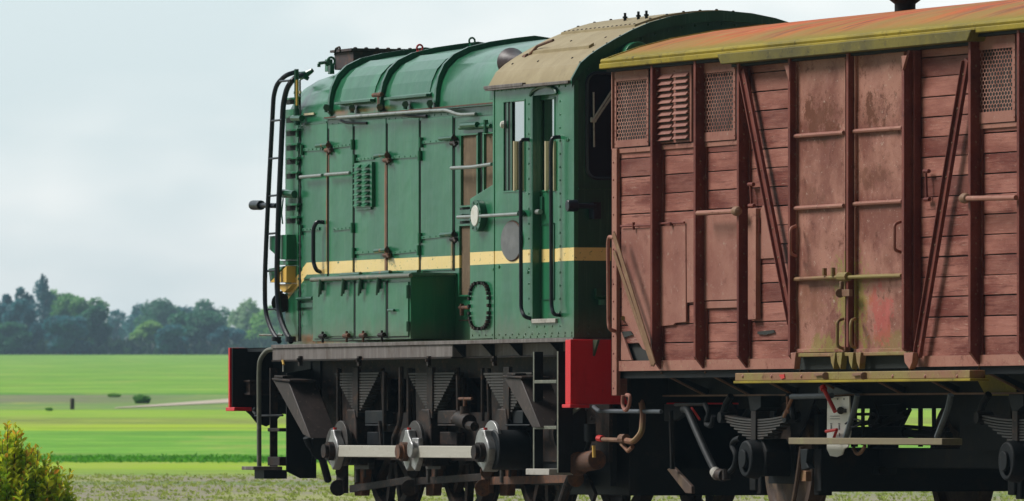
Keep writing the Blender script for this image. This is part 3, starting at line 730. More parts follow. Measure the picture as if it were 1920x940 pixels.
# rear wall, front wall
g = MB().prism([(-.035, y, z) for y, z in [(.036, ZF)]+[(max(.036, min(2*YC-.036, y)), z-.004) for y, z in AP]+[(2*YC-.036, ZF)]], (.033, 0, 0)); CRW = g.build('cab_rear_wall', GREEN_END_SHADED, LOCO)
g = MB(); za, zb = U(960, 372, .1).z, U(960, 196, .1).z
for b in ((.036, .10, ZF, ZE), (.405, 2*YC-.036, ZF, ZE), (.10, .405, ZF, za), (.10, .405, zb, ZE)): g.box(XCF, XCF+.03, *b)
g.prism([(XCF, y, z-.004) for y, z in [(max(.036, min(2*YC-.036, y)), z) for y, z in AP]], (.03, 0, 0)); g.build('cab_front_wall', GREEN, LOCO)
MB().box(XCF, -.01, .04, 2*YC-.04, ZF-.03, ZF+.02).build('cab_floor', DARKIN, LOCO)
MB().box(XCF+.5, XCF+.95, .9, 1.9, ZF+.02, ZF+1.15).box(XCF+.35, XCF+.42, .37, .44, ZF+1.0, ZE).build('control_desk', DARKIN, LOCO, .01)
for px, yy in ((966, -.004), (981, -.004), (1025, DY0), (1040, DY0)): MB().pt([(px, 265), (px, 358)], yy, .020).build('rail_reflection_bar', CREAM, LOCO)  # cream bars stand in for handrail reflections in the panes
# corner strips and lighter rear pillar strip
g = MB().box(-.035, 0, -.004, .0, ZF, ZE).box(XCF, XCF+.03, -.006, 0, ZF, ZE-.02).sbox(925, 156, 996, 158, -.01, .01)
g.build('corner_strip', GREEN, LOCO, .002)
g = MB()
g.rvl(932, 169.5, 992, 165, 8, 0).rvl(1048, 162, 1072, 161, 3, 0).rvl(991.5, 195, 991.5, 588, 15, 0).rvl(1050, 190, 1050, 585, 17, 0).rvl(886, 629, 1072, 624, 16, 0).rvl(992, 613, 1050, 611, 5, 0).rvl(930, 633.5, 1072, 629.5, 12, 0)
for px, py in ((936, 500), (1066, 262), (1063, 262), (990, 510), (925.5, 505)): g.rv(px, py, 0, .02)
g.build('cab_rivets', GREEN, CB); g = MB()
for px, py in ((1084, 613), (1104, 613), (1084, 626), (1104, 625), (1125, 624), (1143, 623)): g.dome(E(px, py, 0), .014, (1, 0, 0))
for k in range(1, 22):
    y = k/22*2*YC; g.dome((0, y, arcz(y)-.075), .013, (1, 0, 0))
g.build('cab_rivets', GREEN_END_SHADED, CRW)
# windows
def window(r, y, parent, name='window', t=.03):
    x0, x1, z0, z1 = r; f = .018
    g = MB().box(x0, x1, y-.006, y+t, z0, z0+f).box(x0, x1, y-.006, y+t, z1-f, z1).box(x0, x0+f, y-.006, y+t, z0+f, z1-f).box(x1-f, x1, y-.006, y+t, z0+f, z1-f)
    o = g.build(name, GREEN, parent, .003)
    MB().box(x0+f, x1-f, y+.014, y+.019, z0+f, z1-f).build('glass', MGLASS, o); return o
w1 = window(win, 0.0, LOCO)
MB().box(win[0]+.02, win[0]+.20, .006, .013, win[2]+.018, win[3]-.018).build('sash_panel', GASKET, w1)
MB().box(win[0]+.07, win[0]+.11, .0, .013, win[2]+.02, win[3]-.02).box(win[0]+.17, win[0]+.20, -.002, .013, win[2]+.02, win[3]-.02).build('sash_bar', GREEN_TRIM, w1)
MB().dome(U(944, 234, -.02), .035, (-.3, -1, 0), .9, 10).build('window_knob', WHITE, w1)
# recessed door with arched head
wd = R4(1011, 183, 1041, 360, DY)
g = MB(); X0d, X1d = dr_[0]-.02, dr_[1]+.02; wall_y(g, DY, .03, X0d, X1d, dr_[2]-.02, dr_[3]+.05, [wd]); DR = g.build('cab_door', GREEN, LOCO)
window(wd, DY, DR)
g = MB(); xa, xb = U(1014, 0, DY).x, U(1040, 0, DY).x; z0, z1 = U(1027, 563, DY).z, U(1027, 419, DY).z
for b in ((xa, xb, z0, z0+.012), (xa, xb, z1-.012, z1), (xa, xa+.02, z0, z1), (xb-.02, xb, z0, z1)): g.box(b[0], b[1], DY-.008, DY, b[2], b[3])
g.build('door_moulding', GREEN_TRIM, DR)
MB().sbox(1011, 369, 1016, 403, DY-.02, .02).build('lock_plate', GREEN_TRIM, DR, .003)
MB().cyl(U(1001, 397.5, DY-.04), U(1013, 397.5, DY-.04), .022, n=10).build('door_handle', LIGHTMET, DR)
# jambs around the recess, with the arched head
g = MB().box(dr_[0]-.012, dr_[0], .03, DY+.02, dr_[2], dr_[3]).box(dr_[1], dr_[1]+.012, .03, DY+.02, dr_[2], dr_[3]).box(dr_[0], dr_[1], .03, DY, dr_[3], dr_[3]+.012)
g.box(dr_[0], dr_[0]+.05, -.012, DY, dr_[2], dr_[3]); g.build('door_post', GREEN_TRIM, LOCO, .004)
aw = [Vector((dr_[0]+(dr_[1]-dr_[0])*(.5-.5*math.cos(math.pi*k/10)), -.012, dr_[3]+.07*math.sin(math.pi*k/10))) for k in range(11)]
MB().tube(aw, .014, 6).build('door_arch', GREEN_TRIM, LOCO)
g = MB().prism([p+Vector((0, .008, 0)) for p in aw], (0, .003, 0)); g.build('arch_panel', GREEN_SHADED, LOCO)
MB().sbox(996, 598, 1041, 606, -.02, .08).build('door_sill', PALE, LOCO, .004)
def doorrail(pts): MB().tube(arc([U(a, b, c) for a, b, c in pts]), .017, 10).build('door_rail', NAVY, LOCO)
doorrail(((992, 262, 0), (976, 262, -.07), (976, 285, -.07), (977, 580, -.07), (983, 594, -.07), (997, 598, 0)))
doorrail(((1050, 257, 0), (1035, 258, -.07), (1033, 280, -.07), (1034, 575, -.07), (1038, 590, -.07), (1050, 591, 0)))
MB().pt([(858, 407.5), (912, 405), (972, 401.5)], -.05, .015).build('handrail', LIGHTMET, LOCO)
MB().cyl(U(980, 400, 0), U(976, 400, -.05), .03, n=10).cyl(U(868, 405, .4), U(868, 405, .0), .018, n=8).build('rail_boss', GREEN_TRIM, LOCO)
# number plate
q = U(961, 452, 0); g = MB()
el = [q+Vector((.245*math.cos(k*math.pi/16), 0, .165*math.sin(k*math.pi/16))) for k in range(32)]
g.prism(el, (0, -.014, 0)); NP = g.build('oval_plate', SLATE, LOCO)
MB().tube(el+[el[0]], .011, 6, cap=False).build('plate_rim', RUST, NP)
# bracket lamp and conduit on the rear wall
MB().cyl(E(1063, 386, .10), E(1082, 386, .10), .05, n=12).build('marker_bracket', NAVY, LOCO, .006)
MB().tube([E(1080, 386, .10), E(1118, 387, .10)], .022, 8).box(.0, .11, E(1108, 0, .05).y, E(1122, 0, .05).y, E(1115, 411, .05).z, E(1115, 380, .05).z).build('bracket_arm', NAVY, LOCO)
MB().box(0, .03, E(1083, 0, 0).y, 2.4, E(1100, 356, 0).z, E(1100, 353, 0).z).build('rear_bead', GREEN_TRIM, LOCO)
MB().box(0, .05, E(1114, 0, 0).y, E(1124, 0, 0).y, E(1120, 558, 0).z, E(1120, 541, 0).z).tube([E(1116, 557, .04), E(1146, 559, .04)], .02).tube([E(1130, 562, .06), E(1130, 572, .06)], .04).build('rear_bracket', GREEN_TRIM, LOCO)
# rear window
def rrect(y0, y1, z0, z1, r, x, k=5):
    pts = []
    for cy, cz, a0 in ((y1-r, z0+r, -90), (y1-r, z1-r, 0), (y0+r, z1-r, 90), (y0+r, z0+r, 180)):
        for i in range(k+1):
            a = R(a0+90*i/k); pts.append(Vector((x, cy+r*math.cos(a), cz+r*math.sin(a))))
    return pts
y0, z1, z0 = E(1100, 0, 0).y, E(1125, 137, 0).z, E(1125, 335, 0).z
for ya, yb in ((y0, y0+.62), (2*YC-y0-.62, 2*YC-y0)):
    p = rrect(ya, yb, z0, z1, .09, .004); g = MB().tube(p+[p[0]], .016, 6, cap=False); o = g.build('rear_window', NAVY, LOCO)
    MB().prism(rrect(ya, yb, z0, z1, .09, -.001), (.008, 0, 0)).build('glass', DGLASS, o)
WP = MB().tube([E(1112, 225, .05), E(1152, 163, .05)], .010, 6).tube([E(1115, 228, .05), E(1154, 170, .05)], .010, 6).tube([E(1113, 173, .03), E(1114, 276, .03)], .008, 6).cyl(E(1108, 225, .04), E(1117, 225, .04), .022, n=8)
WP.build('window_wiper', PALE, LOCO)
# roof
def apoff(o): return [(y-(o*.9 if y < .4 else (-o*.9 if y > 2*YC-.4 else 0))*(1 if abs(y-YC) > 1 else .3), z+o*.6) for y, z in AP]
xa, xb = XCF-.05, .03
A_, B_ = [(y, z+.03) for y, z in AP], [(y, z) for y, z in AP]
A_[0] = (-.035, ZE+.0); A_[-1] = (2*YC+.035, ZE+.0); B_[0] = (-.035, ZE-.02); B_[-1] = (2*YC+.035, ZE-.02)
g = MB()
for k in range(len(A_)-1): g.prism([(xa, *A_[k]), (xa, *A_[k+1]), (xa, *B_[k+1]), (xa, *B_[k])], (xb-xa-.03, 0, 0))
bmesh.ops.remove_doubles(g.b, verts=g.b.verts, dist=.0005)
CR = g.build('cab_roof', TAN, LOCO)
g = MB()
for k in range(len(A_)-1): g.prism([(xb-.032, A_[k][0], A_[k][1]+.006), (xb-.032, A_[k+1][0], A_[k+1][1]+.006), (xb-.032, B_[k+1][0], B_[k+1][1]-.05), (xb-.032, B_[k][0], B_[k][1]-.05)], (.03, 0, 0))
g.build('roof_rim', GREEN_TRIM, CR)
g = MB().box(xa, 0.0, -.06, -.02, ZE-.03, ZE-.004).box(xa-.02, XCF+.85, -.065, -.03, ZE-.015, ZE+.012); g.build('roof_gutter', GREYBEAM, CR, .003)
MB().box(XCF-.09, XCF-.0, .0, .05, ZE-.1, ZE+.03).build('gutter_stop', GREEN_TRIM, CR, .003)
def roofpatch(x0, x1, y0, y1, h, name, mat, par, n=5):
    g = MB()
    for k in range(n):
        a, b = y0+(y1-y0)*k/n, y0+(y1-y0)*(k+1)/n
        g.prism([(x0, a, arcz(a)+.03+h), (x0, b, arcz(b)+.03+h), (x0, b, arcz(b)+.01), (x0, a, arcz(a)+.01)], (x1-x0, 0, 0))
    bmesh.ops.remove_doubles(g.b, verts=g.b.verts, dist=.0005)
    return g.build(name, mat, par)
xs0, xs1 = XCF+.22, -.28
roofpatch(xs0, xs1, .24, .285, .026, 'rain_strip', TAN, CR, 2)
hp = roofpatch(XCF+.05, -.15, .60, 1.9, .02, 'roof_cover', TAN, CR, 10)
g = MB()
for k in range(17): g.dome((XCF+.09+k*.10, .62, arcz(.62)+.048), .013, (0, -.3, 1))
for yy in (.75, .9, 1.05, 1.2, 1.35, 1.5):
    g.dome((XCF+.07, yy, arcz(yy)+.05), .015, (0, 0, 1)); g.dome((-.17, yy, arcz(yy)+.05), .015, (0, 0, 1))
for xx in (XCF+.15, XCF+.75, -.35):
    for yy in (.12, .42): g.dome((xx, yy, arcz(yy)+.03), .013, (0, -.4, 1))
for yy in [k*.12+.06 for k in range(22)]: g.dome((-.02, yy, arcz(yy)+.032), .012, (0, 0, 1))
g.build('roof_bolts', BROWNBLK, CR)
for px, py in ((1172, 42), (1197, 41), (1212, 40)):
    yy = .80; p = U(px, py, yy); p.z = arcz(yy)+.04
    MB().cyl(p, p+Vector((0, 0, .035)), .014, n=8).cyl(p+Vector((0, 0, .03)), p+Vector((0, 0, .045)), .022, n=8).cyl(p+Vector((0, 0, .045)), p+Vector((0, 0, .075)), .012, n=8).build('aerial_stub', BLACK, CR)
# horn
hy = .24; h0 = U(984, 109, hy); ax = Vector((-1, .12, -.05)).normalized()
HN = MB().tube([h0+ax*k for k in (0, .12, .22, .32, .40, .45, .46)], [.022, .03, .045, .070, .100, .128, .130], 22).build('horn', HORNM, LOCO)
MB().cyl(h0, h0-ax*.12, .03, n=10).cyl(h0-ax*.02-Vector((0, 0, .05)), h0-ax*.02+Vector((0, 0, .02)), .02, n=8).tube([h0-ax*.1, h0-ax*.25+Vector((0, .05, .08)), h0-ax*.6+Vector((0, .1, .1))], .012).build('horn_valve', RUST, HN)
# rear roof lamp (round green housing above the rear window)
yl = E(1190, 0, .05).y; zl = E(1190, 107, .05).z
MB().cyl((0, yl, zl), (.14, yl, zl), .125, n=24).build('roof_lamp', GREEN, LOCO, .008)

# ---------------- locker box in front of the cab side
BX = MB().spoly([(881, 373), (924.5, 346), (924.5, 635), (881, 636.5)], 0.0, YHOOD).build('cab_locker', GREEN, LOCO, .005)
q = U(903, 405, 0)
PH = MB().cyl(q, q+Vector((0, -.06, 0)), .135, n=28).build('porthole', GREEN_TRIM, BX)
MB().cyl(q+Vector((0, -.058, 0)), q+Vector((0, -.068, 0)), .092, .085, n=28).build('dial', WHITE, PH)
g = MB()
for k in range(8): a = k*math.pi/4+.3; g.dome(q+Vector((.114*math.cos(a), -.06, .114*math.sin(a))), .014)
g.build('rim_bolts', GREEN_TRIM, PH)
q0, q1 = U(884, 617, 0), U(920, 530, 0); cx_, cz_ = (q0.x+q1.x)/2, (q0.z+q1.z)/2; hw, hh = (q1.x-q0.x)/2, (q1.z-q0.z)/2
so_ = []
for k in range(28):
    a = 2*math.pi*k/28; c_, s_ = math.cos(a), math.sin(a); so_.append(Vector((cx_+hw*math.copysign(abs(c_)**.6, c_), 0, cz_+hh*math.copysign(abs(s_)**.75, s_))))
MP = MB().prism([Vector((cx_, 0, cz_))+(p-Vector((cx_, 0, cz_)))*.94 for p in so_], (0, -.012, 0)).build('inspection_plate', GREEN, BX)
g = MB()
for p in so_: g.cyl(p, p+Vector((0, -.034, 0)), .017, n=6)
g.build('plate_bolts', BROWNBLK, MP)

# roof fittings
def eye(px, py, y, r, mat, ax='x'):
    c = U(px, py, y); pts = [c+Vector((r*math.cos(k*.5236)*(1 if ax == 'x' else 0), r*math.cos(k*.5236)*(0 if ax == 'x' else 1), r*math.sin(k*.5236))) for k in range(13)]
    MB().tube(pts, r*.33, 7, cap=False).box(c.x-.03, c.x+.03, c.y-.02, c.y+.02, c.z-r*.8-.09, c.z-r*.8).build('lifting_eye', mat, LOCO)
eye(885, 77, 1.25, .028, GREEN_TRIM, 'y'); eye(787, 90, .85, .028, RED, 'y'); eye(621, 115, .72, .035, GREEN_TRIM, 'y')
MB().tube(arc([U(628, 104, .8), U(629, 92, .8), U(637, 88, .8), U(638, 97, .8)]), .010).build('cable_hook', BROWNBLK, LOCO)
MB().tube(arc([U(598, 126, .6), U(598, 119, .6), U(612, 117, .7), U(614, 122, .7)]), .016).build('grab_loop', GREEN_TRIM, LOCO)
ex0, ex1 = U(636, 95, 1.0).x, U(672, 95, 1.0).x
z_ = U(680, 97, 1.1).z
ST = MB().box(ex0, ex1, .95, 1.62, hoodz(1.1)-.12, z_).build('exhaust_box', STACK, LOCO, .01)
g = MB().box(ex0-.03, ex1+.03, .92, 1.65, z_, z_+.022)
for k in range(7): g.dome((ex1+.0, .97+k*.107, z_+.022), .022, (0, 0, 1)); g.dome((ex0+.05, .97+k*.107, z_+.022), .022, (0, 0, 1))
g.build('stack_flange', STACK, ST)
MB().box(ex0-.06, ex0+.02, .88, .93, hoodz(.9)-.1, z_-.06).build('stack_stay', GREEN, LOCO, .004)

# ---------------- running board, beams, steps
XP0 = U(511, 655).x
MB().box(XP0, -.0, -.015, 2*YC+.015, ZF-.035, ZF-.003).build('running_board', GREYBEAM, LOCO, .003)
zv = U(760, 671).z
xg = U(848, 650, 0).x
VL = MB().box(XP0, xg, .0, .14, zv, ZF-.036).box(xg, -.05, .12, .14, zv, ZF-.036)
VL.build('valance', GREYBEAM, LOCO, .003)
MB().box(XP0, xg, -.01, .16, zv-.012, zv-.001).box(xg+.001, -.05, .10, .16, zv-.012, zv-.001).build('valance_lip', BROWNBLK, LOCO)
for px in (848, 902, 954, 1030):
    x = U(px, 650, 0).x; MB().prism([(x, -.0, ZF-.037), (x, .12, ZF-.037), (x, .12, zv), (x, .10, zv)], (.014, 0, 0)).build('gusset', BLACK, LOCO)
g = MB()
for px in (560, 671, 801, 924): g.sbox(px-1.5, 668, px+1.5, 686, -.03, .03).cyl(U(px, 672, -.035), U(px, 679, -.035), .02, n=8)
g.build('lamp_iron', BROWNBLK, LOCO)
# main frames and what fills them
XA = [U(p, 846, -.12).x-.27 for p in (622, 761, 904)]
zfb = .50
xf0, xf1 = U(590, 800, .32).x, -.02
for y in (.32, 2*YC-.35):
    g = MB(); wall_y(g, y, .03, xf0, xf1, zfb, ZF-.04, [(XA[0]+.52, XA[0]+1.2, .92, 1.22), (XA[1]+.52, XA[1]+1.2, .92, 1.22)]); g.build('main_frame', BROWNBLK, LOCO)
MB().box(xf0, xf1, .9, 1.75, .42, ZF-.04).build('frame_light_block', BLACK, LOCO, .02)  # solid block added between the frames to stop light from the far side
MB().box(XP0, xf0+.5, .45, 2.2, .95, ZF-.04).box(xf1-1.5, xf1, .5, 2.15, .22, 1.0).build('cross_member', BLACK, LOCO, .01)
for k, xa_ in enumerate(XA):
    for s_ in (0, 1):
        yo = .53 if s_ == 0 else 2*YC-.53; d_ = 1 if s_ == 0 else -1
        WH = MB(); n = 40
        outs = []
        prof = [(.615, 0), (.615, .10), (.64, .105), (.64, .135), (.53, .135), (.53, .0)]
        rings = [[Vector((xa_+r*math.cos(2*math.pi*i/n), yo+d_*h, .615+r*math.sin(2*math.pi*i/n))) for r, h in prof] for i in range(n)]
        WH.loft(rings+[rings[0]], close=True, caps=False)
        WH = WH.build('wheel', RIM if s_ else BROWNBLK, LOCO)
        g = MB()
        for i in range(10):
            a = i*math.pi/5+.2*k; u = Vector((math.cos(a), 0, math.sin(a))); v = Vector((-math.sin(a), 0, math.cos(a)))
            c0 = Vector((xa_, yo+d_*.03, .615)); p0, p1 = c0+u*.1, c0+u*.56
            g.prism([p0-v*.045, p0+v*.045, p1+v*.028, p1-v*.028], (0, d_*.06, 0))
        g.cyl((xa_, yo-d_*.02, .615), (xa_, yo+d_*.13, .615), .15, n=20); g.build('spokes', BROWNBLK, WH)
    MB().cyl((xa_, -.02, .615), (xa_, 2*YC+.02, .615), .075, n=14).build('axle', BLACK, LOCO)
    # leaf spring, buckle, hanger rods and axle box (outside the near frame)
    cx0 = xa_+.09; ztop = U(672+k*135, 699, .18).z; g = MB(); NL = 15
    for i in range(NL):
        L = .54*(1-(i/NL)**1.05)+.035; zz = ztop-i*.0245
        for s_ in (-1, 1):
            g.prism([(cx0, .18, zz), (cx0+s_*L, .18, zz), (cx0+s_*L, .18, zz-.017), (cx0, .18, zz-.017)], (0, .09, 0))
    SP = g.build('leaf_spring', SPRING, LOCO)
    MB().box(cx0-.07, cx0+.07, .165, .20, ztop-.40, ztop+.05).build('spring_buckle', BROWNBLK, SP, .006)
    MB().prism([(xa_-.17, .15, .72), (xa_-.15, .15, .86), (xa_-.08, .15, .95), (xa_+.10, .15, .95), (xa_+.16, .15, .8), (xa_+.19, .15, .45), (xa_-.19, .15, .45)], (0, .17, 0)).build('axle_box', BROWNBLK, LOCO, .012)
    for s_ in (-1, 1): MB().cyl((cx0+s_*.56, .22, ztop+.04), (cx0+s_*.58, .24, ztop-.52), .022, n=8).build('spring_hanger', BROWNBLK, LOCO)
# cranks, pins, rods
XPn = [x+.27 for x in XA]; ZPn = U(622, 846, -.12).z
for k, xp in enumerate(XPn):
    c = Vector((xp, 0, ZPn)); a_ = Vector((XA[k], 0, .615))
    CK = MB().cyl((xp-.02, -.035, ZPn+.07), (xp-.02, -.005, ZPn+.07), .20, n=32).prism([(XA[k], -.005, .48), (xp, -.005, ZPn-.1), (xp, -.005, ZPn+.1), (XA[k], -.005, .75)], (0, .06, 0)).cyl((XA[k], -.02, .615), (XA[k], .12, .615), .17, n=20)
    CK.build('crank', SILVER if k == 2 else SPRING, LOCO, .004)
    # rod end
    e = [(-.13, .07), (-.09, .11), (-.055, .15), (-.05, .19), (.03, .19), (.05, .14), (.10, .10), (.145, .03), (.12, -.06), (.05, -.14), (0, -.17), (-.06, -.12), (-.12, -.05)]
    wide = .14 if k == 2 else .075
    HD = MB().prism([(xp+a, -.115, ZPn+b) for a, b in e], (0, wide, 0)).build('rod_end', SILVER, LOCO, .012)
    MB().cyl((xp, -.20, ZPn), (xp, -.11, ZPn), .062, n=18).cyl((xp, -.165, ZPn), (xp, -.115, ZPn), .085, n=18).build('crank_pin', RUST if k == 1 else BROWNBLK, HD)
    MB().cyl((xp-.01, -.085, ZPn+.18), (xp-.01, -.085, ZPn+.21), .018, n=8).build('oil_cap', REDPT, HD)
for a, b, k in ((XPn[0]+.08, XPn[1]-.08, 0), (XPn[1]+.17, XPn[2]-.06, 1)):
    MB().prism([(a, -.105, ZPn-.052), (b, -.105, ZPn-.052), (b, -.105, ZPn+.052), (a, -.105, ZPn+.052)], (0, .045, 0)).build('coupling_rod', CREAMROD, LOCO, .006)
MB().cyl((XPn[1]+.20, -.16, ZPn+.02), (XPn[1]+.20, -.06, ZPn+.02), .075, n=16).prism([(XPn[1]+.1, -.11, ZPn-.13), (XPn[1]+.2, -.11, ZPn-.17), (XPn[1]+.28, -.11, ZPn-.08), (XPn[1]+.28, -.11, ZPn+.12), (XPn[1]+.12, -.11, ZPn+.12)], (0, .05, 0)).build('rod_knuckle', SILVER, LOCO, .01)
MB().cyl((XPn[2]+.06, -.05, ZPn+.02), (XPn[2]+.06, .25, ZPn+.02), .17, n=24).build('crank_boss', BLACK, LOCO, .01)
MB().box(U(668, 0, 1.0).x, -.3, 1.0, 1.7, .25, .45).build('under_blocker', BLACK, LOCO, .02)  # black box added to block the bright fields seen between the wheels
# brake pull rods and hangers low down
YR = .28
MB().strip(655, 917, 775, 899, YR, .03, .032).build('brake_rod', BROWNBLK, LOCO, .003)
MB().strip(775, 903, 915, 894, YR, .03, .032).build('brake_rod', BROWNBLK, LOCO, .003)
MB().strip(915, 902, 1072, 898, YR, .03, .034).build('brake_rod', RUST, LOCO, .003)
for px in (640, 774, 912): 
    MB().cyl(U(px, 885, YR-.04), U(px, 885, YR+.1), .055, n=14).cyl(U(px-6, 915, YR-.05), U(px-6, 915, YR+.1), .075, n=14).sbox(px-10, 860, px+4, 925, YR-.01, .05).build('brake_hanger', RUST if px > 800 else BROWNBLK, LOCO, .006)
    MB().sbox(px+24, 868, px+52, 880, YR-.03, .05).pt([(px+30, 880), (px+30, 905)], YR, .025).pt([(px+44, 868), (px+44, 895)], YR, .014).build('brake_adjuster', SPRING, LOCO)
    MB().prism([U(px+22, 800, .4), U(px+34, 800, .4), U(px+44, 860, .4), U(px+38, 930, .4), U(px+24, 930, .4)], (0, .08, 0)).build('brake_block', RUST, LOCO, .01)
for pts, r, y in (([(634, 690), (634, 792)], .016, .10), ([(721, 697), (721, 800)], .02, .1), ([(712, 790), (716, 840)], .018, .1),
                  ([(752, 688), (752, 790), (738, 822), (738, 836)], .024, .08), ([(859, 705), (860, 770)], .022, .12), ([(768, 690), (768, 800)], .03, .2), ([(905, 690), (905, 790)], .018, .2)):
    MB().tube(arc([U(a, b, y) for a, b in pts]), r, 8).build('brake_pipe', BROWNBLK, LOCO)
g = MB().cyl(U(862, 785, .12), U(880, 792, .12), .07, n=12).cyl(U(872, 762, .12), U(872, 800, .12), .045, n=12).cyl(U(852, 787, .10), U(870, 787, .12), .04, n=10).cyl(U(874, 797, .12), U(890, 800, .1), .04, n=10)
g.build('drain_valve', BROWNBLK, LOCO)
MB().tube([U(858, 748, .12), U(885, 748, .12)], .014, 7).cyl(U(872, 746, .12), U(872, 765, .12), .018, n=8).build('valve_wheel', RUST, LOCO)
for px in (700, 836, 962): MB().sbox(px-16, 770, px+18, 795, .20, .1).sbox(px-16, 796, px+30, 799, .12, .1).sbox(px-12, 810, px+20, 835, .22, .08).build('equipment_box', BROWNBLK if px == 836 else BLACK, LOCO, .01)
# front beam (seen from behind), draw gear, front steps
XFB = U(435, 700, -.05).x
pl = [E(a, b, XFB) for a, b in ((436, 653), (560, 651), (640, 650), (640, 790), (560, 775), (547, 778), (530, 776), (515, 792), (500, 800), (482, 793), (470, 778), (455, 765), (436, 763))]
BF = MB().prism(pl, (-.03, 0, 0)).build('buffer_beam', BLACK, LOCO, .003)
zt, zb_ = pl[0].z, pl[-1].z
MB().box(XFB-.07, XFB-.031, -.062, 2*YC+.06, zb_-.005, zt+.003).build('beam_face', RED, BF, .004)
ra = E(428, 768, XFB-.03)
MB().box(XFB-.12, XFB+.12, -.07, .10, U(440, 771, -.05).z, U(440, 764, -.05).z).build('beam_foot', RED, BF, .004)
MB().box(XFB+.01, XFB+.12, E(460, 0, XFB).y, .5, E(480, 738, XFB).z, E(480, 714, XFB).z).box(XFB+.01, XFB+.18, E(456, 0, XFB).y, .5, E(480, 717, XFB).z, E(480, 713, XFB).z).box(XFB+.01, XFB+.18, E(456, 0, XFB).y, .5, E(480, 741, XFB).z, E(480, 737, XFB).z).build('beam_channel', BROWNBLK, BF, .003)
MB().box(XFB+.0, XP0+.1, .35, .5, 1.05, ZF-.05).box(XFB, XP0+.1, 2*YC-.5, 2*YC-.35, 1.05, ZF-.05).box(XFB, XP0, .1, 2*YC-.1, ZF-.06, ZF-.03).build('front_frame', BLACK, LOCO)
for yb in (.455, 2*YC-.455):
    for x0, s_ in ((XFB-.07, -1), (.10, 1)):
        zb2 = 1.22
        o = MB().cyl((x0, yb, zb2), (x0+s_*.30, yb, zb2), .12, .10, n=18).cyl((x0+s_*.30, yb, zb2), (x0+s_*.44, yb, zb2), .075, n=16).build('buffer', BLACK, LOCO)
        MB().cyl((x0+s_*.44, yb, zb2), (x0+s_*.48, yb, zb2), .23, .22, n=28).build('buffer_head', BROWNBLK, o)
# front steps
xs = U(503, 880, .0).x
SR = MB().tube(arc([U(514, 655, .02), U(500, 657, -.03), U(487, 674, -.08), U(485.5, 700, -.08), U(486, 877, -.08)], 8), .022, 10).build('step_rail', OLDRAIL, LOCO)
zst = U(480, 877, -.1).z
ST2 = MB().box(xs-.02, xs+.30, -.25, .03, zst-.02, zst+.012).build('step', GREYBEAM, LOCO, .004)
MB().box(xs+.02, xs+.28, -.14, .08, zst-.10, zst-.021).build('step_bracket', BLACK, ST2)
MB().box(xs-.02, xs+.0, .02, .06, zst, U(505, 690, 0).z).box(xs-.02, xs-.0, .06, .09, zst, U(505, 690, 0).z).build('step_stile', BROWNBLK, LOCO)
for py in (807, 861): z = U(515, py, .03).z; MB().box(xs-.02, xs+.30, .0, .17, z-.012*(1 if py < 850 else 5), z+.02).build('step', BROWNBLK, LOCO, .003)
MB().pt([(478, 780), (530, 779)], .0, .010).tube(arc([U(480, 778, .05), U(474, 770, .05), U(480, 765, .05)]), .014).build('uncoupling_rod', BLACK, LOCO)
xp_ = xs+.31
MB().prism([E(a, b, xp_) for a, b in ((536, 700), (592, 690), (592, 897), (562, 897), (548, 890), (536, 884))], (.02, 0, 0)).build('step_plate', BLACK, LOCO, .003)
MB().box(xp_-.0, xf0+.2, .30, .34, .58, ZF-.04).box(xf0-.5, xf0, .30, .33, .45, ZF-.04).build('guard_plate', BLACK, LOCO)
def sandbox(poly, lid, kn, mat):
    o = MB().spoly(poly, -.07, .26).build('sandbox', mat, LOCO, .006)
    MB().spoly(lid, -.09, .26).build('sandbox_lid', BROWNBLK, o, .005)
    MB().spoly(kn, -.06, .10).build('lid_handle', BROWNBLK, o, .004)
sandbox([(512, 714), (541, 717), (582, 822), (568, 815)], [(509, 709), (542, 712), (543, 716.5), (510, 713)], [(514, 704), (530, 705), (530, 709), (514, 709)], SANDB)
sandbox([(945, 709), (976, 710), (1013, 802), (998, 802)], [(942, 704), (977, 706), (978, 710), (943, 708)], [(950, 699), (966, 700), (966, 704), (950, 704)], SANDB)
MB().tube(arc([U(575, 820, .05), U(583, 840, .1), U(600, 845, .2), U(615, 900, .4)]), .035, 10).build('sand_pipe', BLACK, LOCO)
MB().cyl(U(607, 838, .2), U(607, 838, .34), .13, n=18).build('sand_trap', BLACK, LOCO, .01)
MB().pt([(531, 678), (531, 697)], -.02, .006).build('marker_wire', WHITE, LOCO); MB().pt([(530, 676), (532, 684)], -.02, .012).build('marker_tip', YELLOW, LOCO)
# cab steps
y_t, y_b = U(1000, 660).z, U(1000, 886).z
CS = MB()
for px in (1000.5, 1045.5):
    x = U(px, 700, -.03).x; CS.box(x-.014, x+.014, -.03, .10 if px > 1020 else .05, y_b, y_t)
CS = CS.build('cab_ladder', BLACK, LOCO)
g = MB()
for px in (1000.5, 1045.5):
    x = U(px, 700, -.034).x; g.box(x-.014, x+.014, -.034, -.0305, y_b, y_t)
g.build('lit_edge_strip', OLDRAIL, CS)  # paler strip painted as the lit front edge of the stiles
xl, xr = U(1002, 700, -.03).x+.008, U(1044, 700, -.03).x-.0
for py in (716, 802): z = U(1022, py, -.03).z; MB().box(xl, xr, -.035, .10, z-.014, z+.014).build('rung', OLDRAIL, CS, .003)
z = U(1015, 885, -.06).z; MB().box(xl-.03, xr+.0, -.10, .12, z-.026, z+.026).build('rung', PALE, CS, .004)
